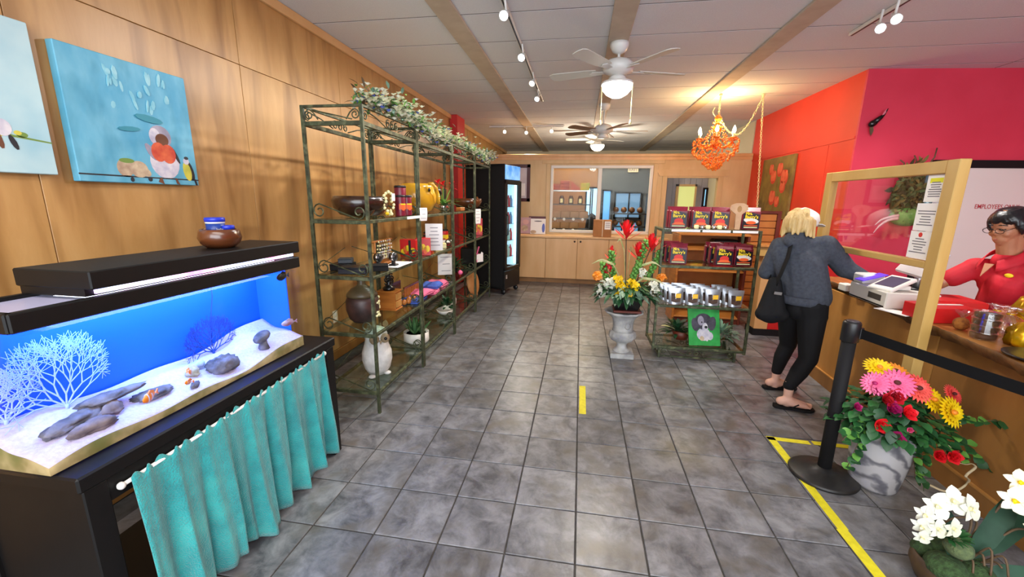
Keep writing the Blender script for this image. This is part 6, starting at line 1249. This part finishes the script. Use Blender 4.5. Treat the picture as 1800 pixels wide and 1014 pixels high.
# ================= ceiling fans =================
def fan(x,y,zd,label,a0,blade,lit_on=True,rods=True):
    t=thing('ceiling_fan',label,'fan',(x,y,H-.025)); zz=lambda d:H-.024-d
    MB().lathe([(.0,zz(.0)),(.085,zz(0)),(.085,zz(.03)),(.06,zz(.075)),(.02,zz(.095)),(0,zz(.095))][::-1],24,(x,y,0)).build('canopy',fanw,t); MB().cyl((x,y,zz(.09)),(x,y,zz(zd)),.013,n=12).build('downrod',fanw,t)
    z0=zz(zd); MB().lathe([(0,-.13),(.06,-.13),(.09,-.115),(.135,-.095),(.145,-.06),(.14,-.03),(.10,0),(.04,.02),(0,.02)],28,(x,y,z0)).build('motor_housing',fanw,t); MB().lathe([(0,-.19),(.085,-.185),(.08,-.15),(.06,-.13),(0,-.13)],24,(x,y,z0)).build('switch_housing',fanw,t)
    for k in range(5):
        a=a0+2*PI*k/5; d=V((math.cos(a),math.sin(a),0)); s_=V((-d.y,d.x,0)); o=V((x,y,z0-.085))
        b=MB(); pr=[(.20,-.05),(.30,-.062),(.62,-.072),(.66,-.05),(.67,0),(.66,.05),(.62,.072),(.30,.062),(.20,.05)]; b.prism(pr,o+V((0,0,.0)),d,(s_+V((0,0,.18))).normalized(),.007); bl_=b.build('blade',blade,t)
        k2=MB(); k2.prism([(.11,-.02),(.24,-.035),(.27,0),(.24,.035),(.11,.02)],o+V((0,0,-.008)),d,(s_+V((0,0,.18))).normalized(),.005); k2.build('blade_iron',fanw,bl_,local=False) if False else k2.build('blade_iron',fanw,t)
    if lit_on: MB().lathe([(0,-.325),(.05,-.318),(.10,-.29),(.135,-.25),(.145,-.215),(.14,-.195),(.08,-.188),(0,-.188)],28,(x,y,z0)).build('lamp_bowl',bowlm,t); MB().lathe([(.148,-.205),(.15,-.195),(.14,-.185),(.09,-.183)],28,(x,y,z0)).build('lamp_rim',fanw,t)
    if rods:
        for dx,dy in ((-.14,-.03),(.14,-.03)): MB().cyl((x+dx,y+dy,z0-.195),(x+dx,y+dy,z0-.54),.004,n=6).lathe([(0,-.03),(.012,-.02),(.01,.0),(.003,.02),(0,.02)],10,(x+dx,y+dy,z0-.54)).build('pull_chain',creamfl,t)
    return z0
z0=fan(.283,4.28,.15,'nearest white ceiling fan with a glowing lamp bowl and pull chains',.35,bladem); lamp('fan_lamp','SPOT',(.283,4.28,z0-.34),150,(1,.90,.74),.11,aim=(.283,4.281,0),spot=178,blend=.12)
z0=fan(.285,6.78,.30,'second ceiling fan with brown blades behind the nearest fan',.1,bladeb,False,False); 
z0=fan(.285,9.3,.075,'farthest ceiling fan glimpsed over the back partition',.6,bladem,True,False); lamp('fan_lamp_rear','POINT',(.285,9.3,z0-.40),90,(1,.84,.62),.12)
# ================= track lights =================
def head(t,p,aim,mt,r=.032,stem=True):
    p=V(p); d=(V(aim)-p).normalized(); x,y,z=frame_from(d); X=Mx.Translation(p)@Mx((x,y,z)).transposed().to_4x4()
    hd=MB(); hd.lathe([(0,-.09),(r*.55,-.088),(r*.6,-.04),(r*.95,-.005),(r*1.08,.03),(r*1.0,.03),(r*.9,0)],16,X=X); 
    if stem: hd.cyl(p-d*.05,(p.x,p.y,H-.03),.009,n=8)
    h=hd.build('lamp_head',fanw,t); l_=MB(); l_.lathe([(0,.012),(r*.55,.010),(r*.93,.0)][::1],14,X=X); l_.sph(X@V((0,0,.012)),r*.78,10,6); l_.v=[tuple(V(q)-V(t.location)) for q in l_.v]; l_.build('lamp',mt,h,local=True)
def track(x0,y0,x1,y1,heads,label):
    t=thing('track_light',label,'light',((x0+x1)/2,(y0+y1)/2,H-.03)); d=V((x1-x0,y1-y0,0)); L_=d.length; b=MB(); b.bx(((x0+x1)/2,(y0+y1)/2,H-.017),(.034,L_,.028),R=rotz(math.atan2(-d.x,d.y)),b=.003); b.build('track',fanw,t); MB().bx(((x0+x1)/2,(y0+y1)/2,H-.0325),(.012,L_*.98,.003),R=rotz(math.atan2(-d.x,d.y))).build('slot',black,t)
    for p,a,mt in heads: head(t,p,a,mt)
    return t
track(-.635,2.6,-.635,6.5,[((-.61,3.27,2.89),(-.75,2.2,2.2),spotm),((-.61,4.17,2.89),(-.75,3.2,2.2),spotm),((-.61,5.04,2.89),(-.9,4.2,2.1),spotw),((-.63,5.78,2.89),(-.9,4.8,2.0),spotm)],'long white track light with four lit spots left of the fans')
for y,c_ in ((3.25,(.95,.97,1)),(4.15,(.95,.97,1)),(5.02,(1,.85,.6)),(5.75,(.95,.97,1))): lamp('track_spot','SPOT',(-.66,y-.06,2.84),70,c_,.03,aim=(-2.3,y-.9,1.2),spot=95,blend=.8)
track(2.23,3.0,2.23,4.35,[((2.15,3.82,2.88),(1.9,3.1,2.3),spotm),((2.15,3.66,2.88),(1.9,2.9,2.3),spotm)],'short white track light with two lit spots over the counter')
for y in (3.8,3.6): lamp('track_spot','SPOT',(2.12,y-.06,2.83),80,(1,.95,.9),.03,aim=(3.0,y+.6,.6),spot=130,blend=.8)
track(-1.9,8.62,-.4,8.62,[((-1.58,8.57,2.91),(-1.4,7.5,2.5),spotw),((-1.14,8.57,2.89),(-1.0,7.5,2.4),spotw),((-.64,8.57,2.91),(-.5,7.5,2.5),spotw)],'far white track light with three small spots near the partition')
lamp('track_spot','SPOT',(-1.1,8.45,2.85),110,(1,.88,.7),.05,aim=(-1.0,7.0,.6),spot=120,blend=.8)
# ================= chandelier =================
hx,hy=1.82,6.43
t=thing('chandelier','orange crystal chandelier with candle bulbs on a swagged chain','chandelier',(hx,hy,H)); cz=2.40
def chain(pts,name,r=.011,mt=creamfl):
    P_=cat(pts,6); b=MB(); 
    for i in range(len(P_)-1):
        a,c_=P_[i],P_[i+1]; d=(c_-a); x,y,z=frame_from(d); L_=d.length; n_=max(1,round(L_/.028))
        for k in range(n_):
            o=a+d*((k+.5)/n_); u_=x if (i+k)%2 else y; q=[o+d.normalized()*.018*math.cos(w_)+u_*r*math.sin(w_) for w_ in [2*PI*j/8 for j in range(9)]]; b.tube(q,.0032,4,cap=False)
    b.build(name,mt,t,'stuff')
chain([(hx,hy,H-.01),(hx,hy,2.9),(hx,hy,2.77)],'hanging_chain'); chain([(hx+.0,hy,2.78),(hx+.10,hy,2.60),(hx+.19,hy,2.52),(hx+.30,hy,2.51),(hx+.42,hy,2.68),(2.36,6.46,2.96),(2.38,6.48,H-.02)],'swag_chain'); chain([(2.38,6.48,H-.02),(2.41,6.46,2.5),(2.44,6.44,2.0),(2.47,6.42,1.5)],'drop_chain')
MB().tube(cat([(hx-.06,hy,2.86),(hx-.08,hy,2.80),(hx-.04,hy,2.74)]),.006,5).build('cord',creamfl,t)
for p_ in ((hx,hy,H-.012),(2.38,6.48,H-.012)): MB().lathe([(0,-.02),(.02,-.015),(.025,.01),(0,.012)],10,p_).build('ceiling_hook',creamfl,t)
MB().lathe([(0,-.06),(.03,-.05),(.05,-.02),(.03,.02),(.02,.06),(.045,.11),(.06,.17),(.05,.22),(.025,.27),(.04,.31),(.05,.34),(.02,.38),(0,.385)],18,(hx,hy,cz-.02)).build('column',orglass,t)
for k in range(6):
    a=2*PI*k/6+.25; d=V((math.cos(a),math.sin(a),0)); o=V((hx,hy,cz))
    ar=MB(); ar.tube(cat([o+d*.02+V((0,0,.0)),o+d*.10+V((0,0,-.07)),o+d*.19+V((0,0,-.05)),o+d*.24+V((0,0,.0)),o+d*.245+V((0,0,.03))]),.010,7); arm=ar.build('arm',orglass,t)
    p_=o+d*.245+V((0,0,.03)); MB().lathe([(0,-.01),(.03,-.005),(.048,.012),(.045,.016),(0,.006)],14,p_).build('drip_cup',orglass,t); MB().lathe([(.012,.006),(.012,.075),(0,.075)],10,p_).build('candle_sleeve',creamfl,t); MB().lathe([(.009,.075),(.022,.094),(.024,.110),(.015,.138),(.003,.165),(0,.166)],12,p_).build('bulb',bulbm,t)
be=MB(); rd=random.Random(2)
for k in range(420):
    lv=rd.random(); a=rd.uniform(0,2*PI); r_=(.05+.24*min(1,lv*1.6))*(1 if rd.random()<.7 else rd.random()); z=cz-.36+.38*lv+rd.uniform(-.02,.02); be.sph((hx+r_*math.cos(a),hy+r_*math.sin(a),z),(.013,.013,.016),6,4)
for k in range(12):
    a=2*PI*k/12
    for j in range(9): u=j/9; be.sph((hx+(.04+.17*u)*math.cos(a),hy+(.04+.17*u)*math.sin(a),cz+.32-.30*u-.08*math.sin(PI*u)),(.010,.010,.011),6,4)
be.lathe([(0,-.47),(.02,-.45),(.024,-.43),(.0,-.40)],10,(hx,hy,cz+.08)); be.build('crystal_beads',orglass,t,'stuff')
lamp('chandelier_lamp','POINT',(hx,hy,cz+.24),105,(1,.64,.26),.10)
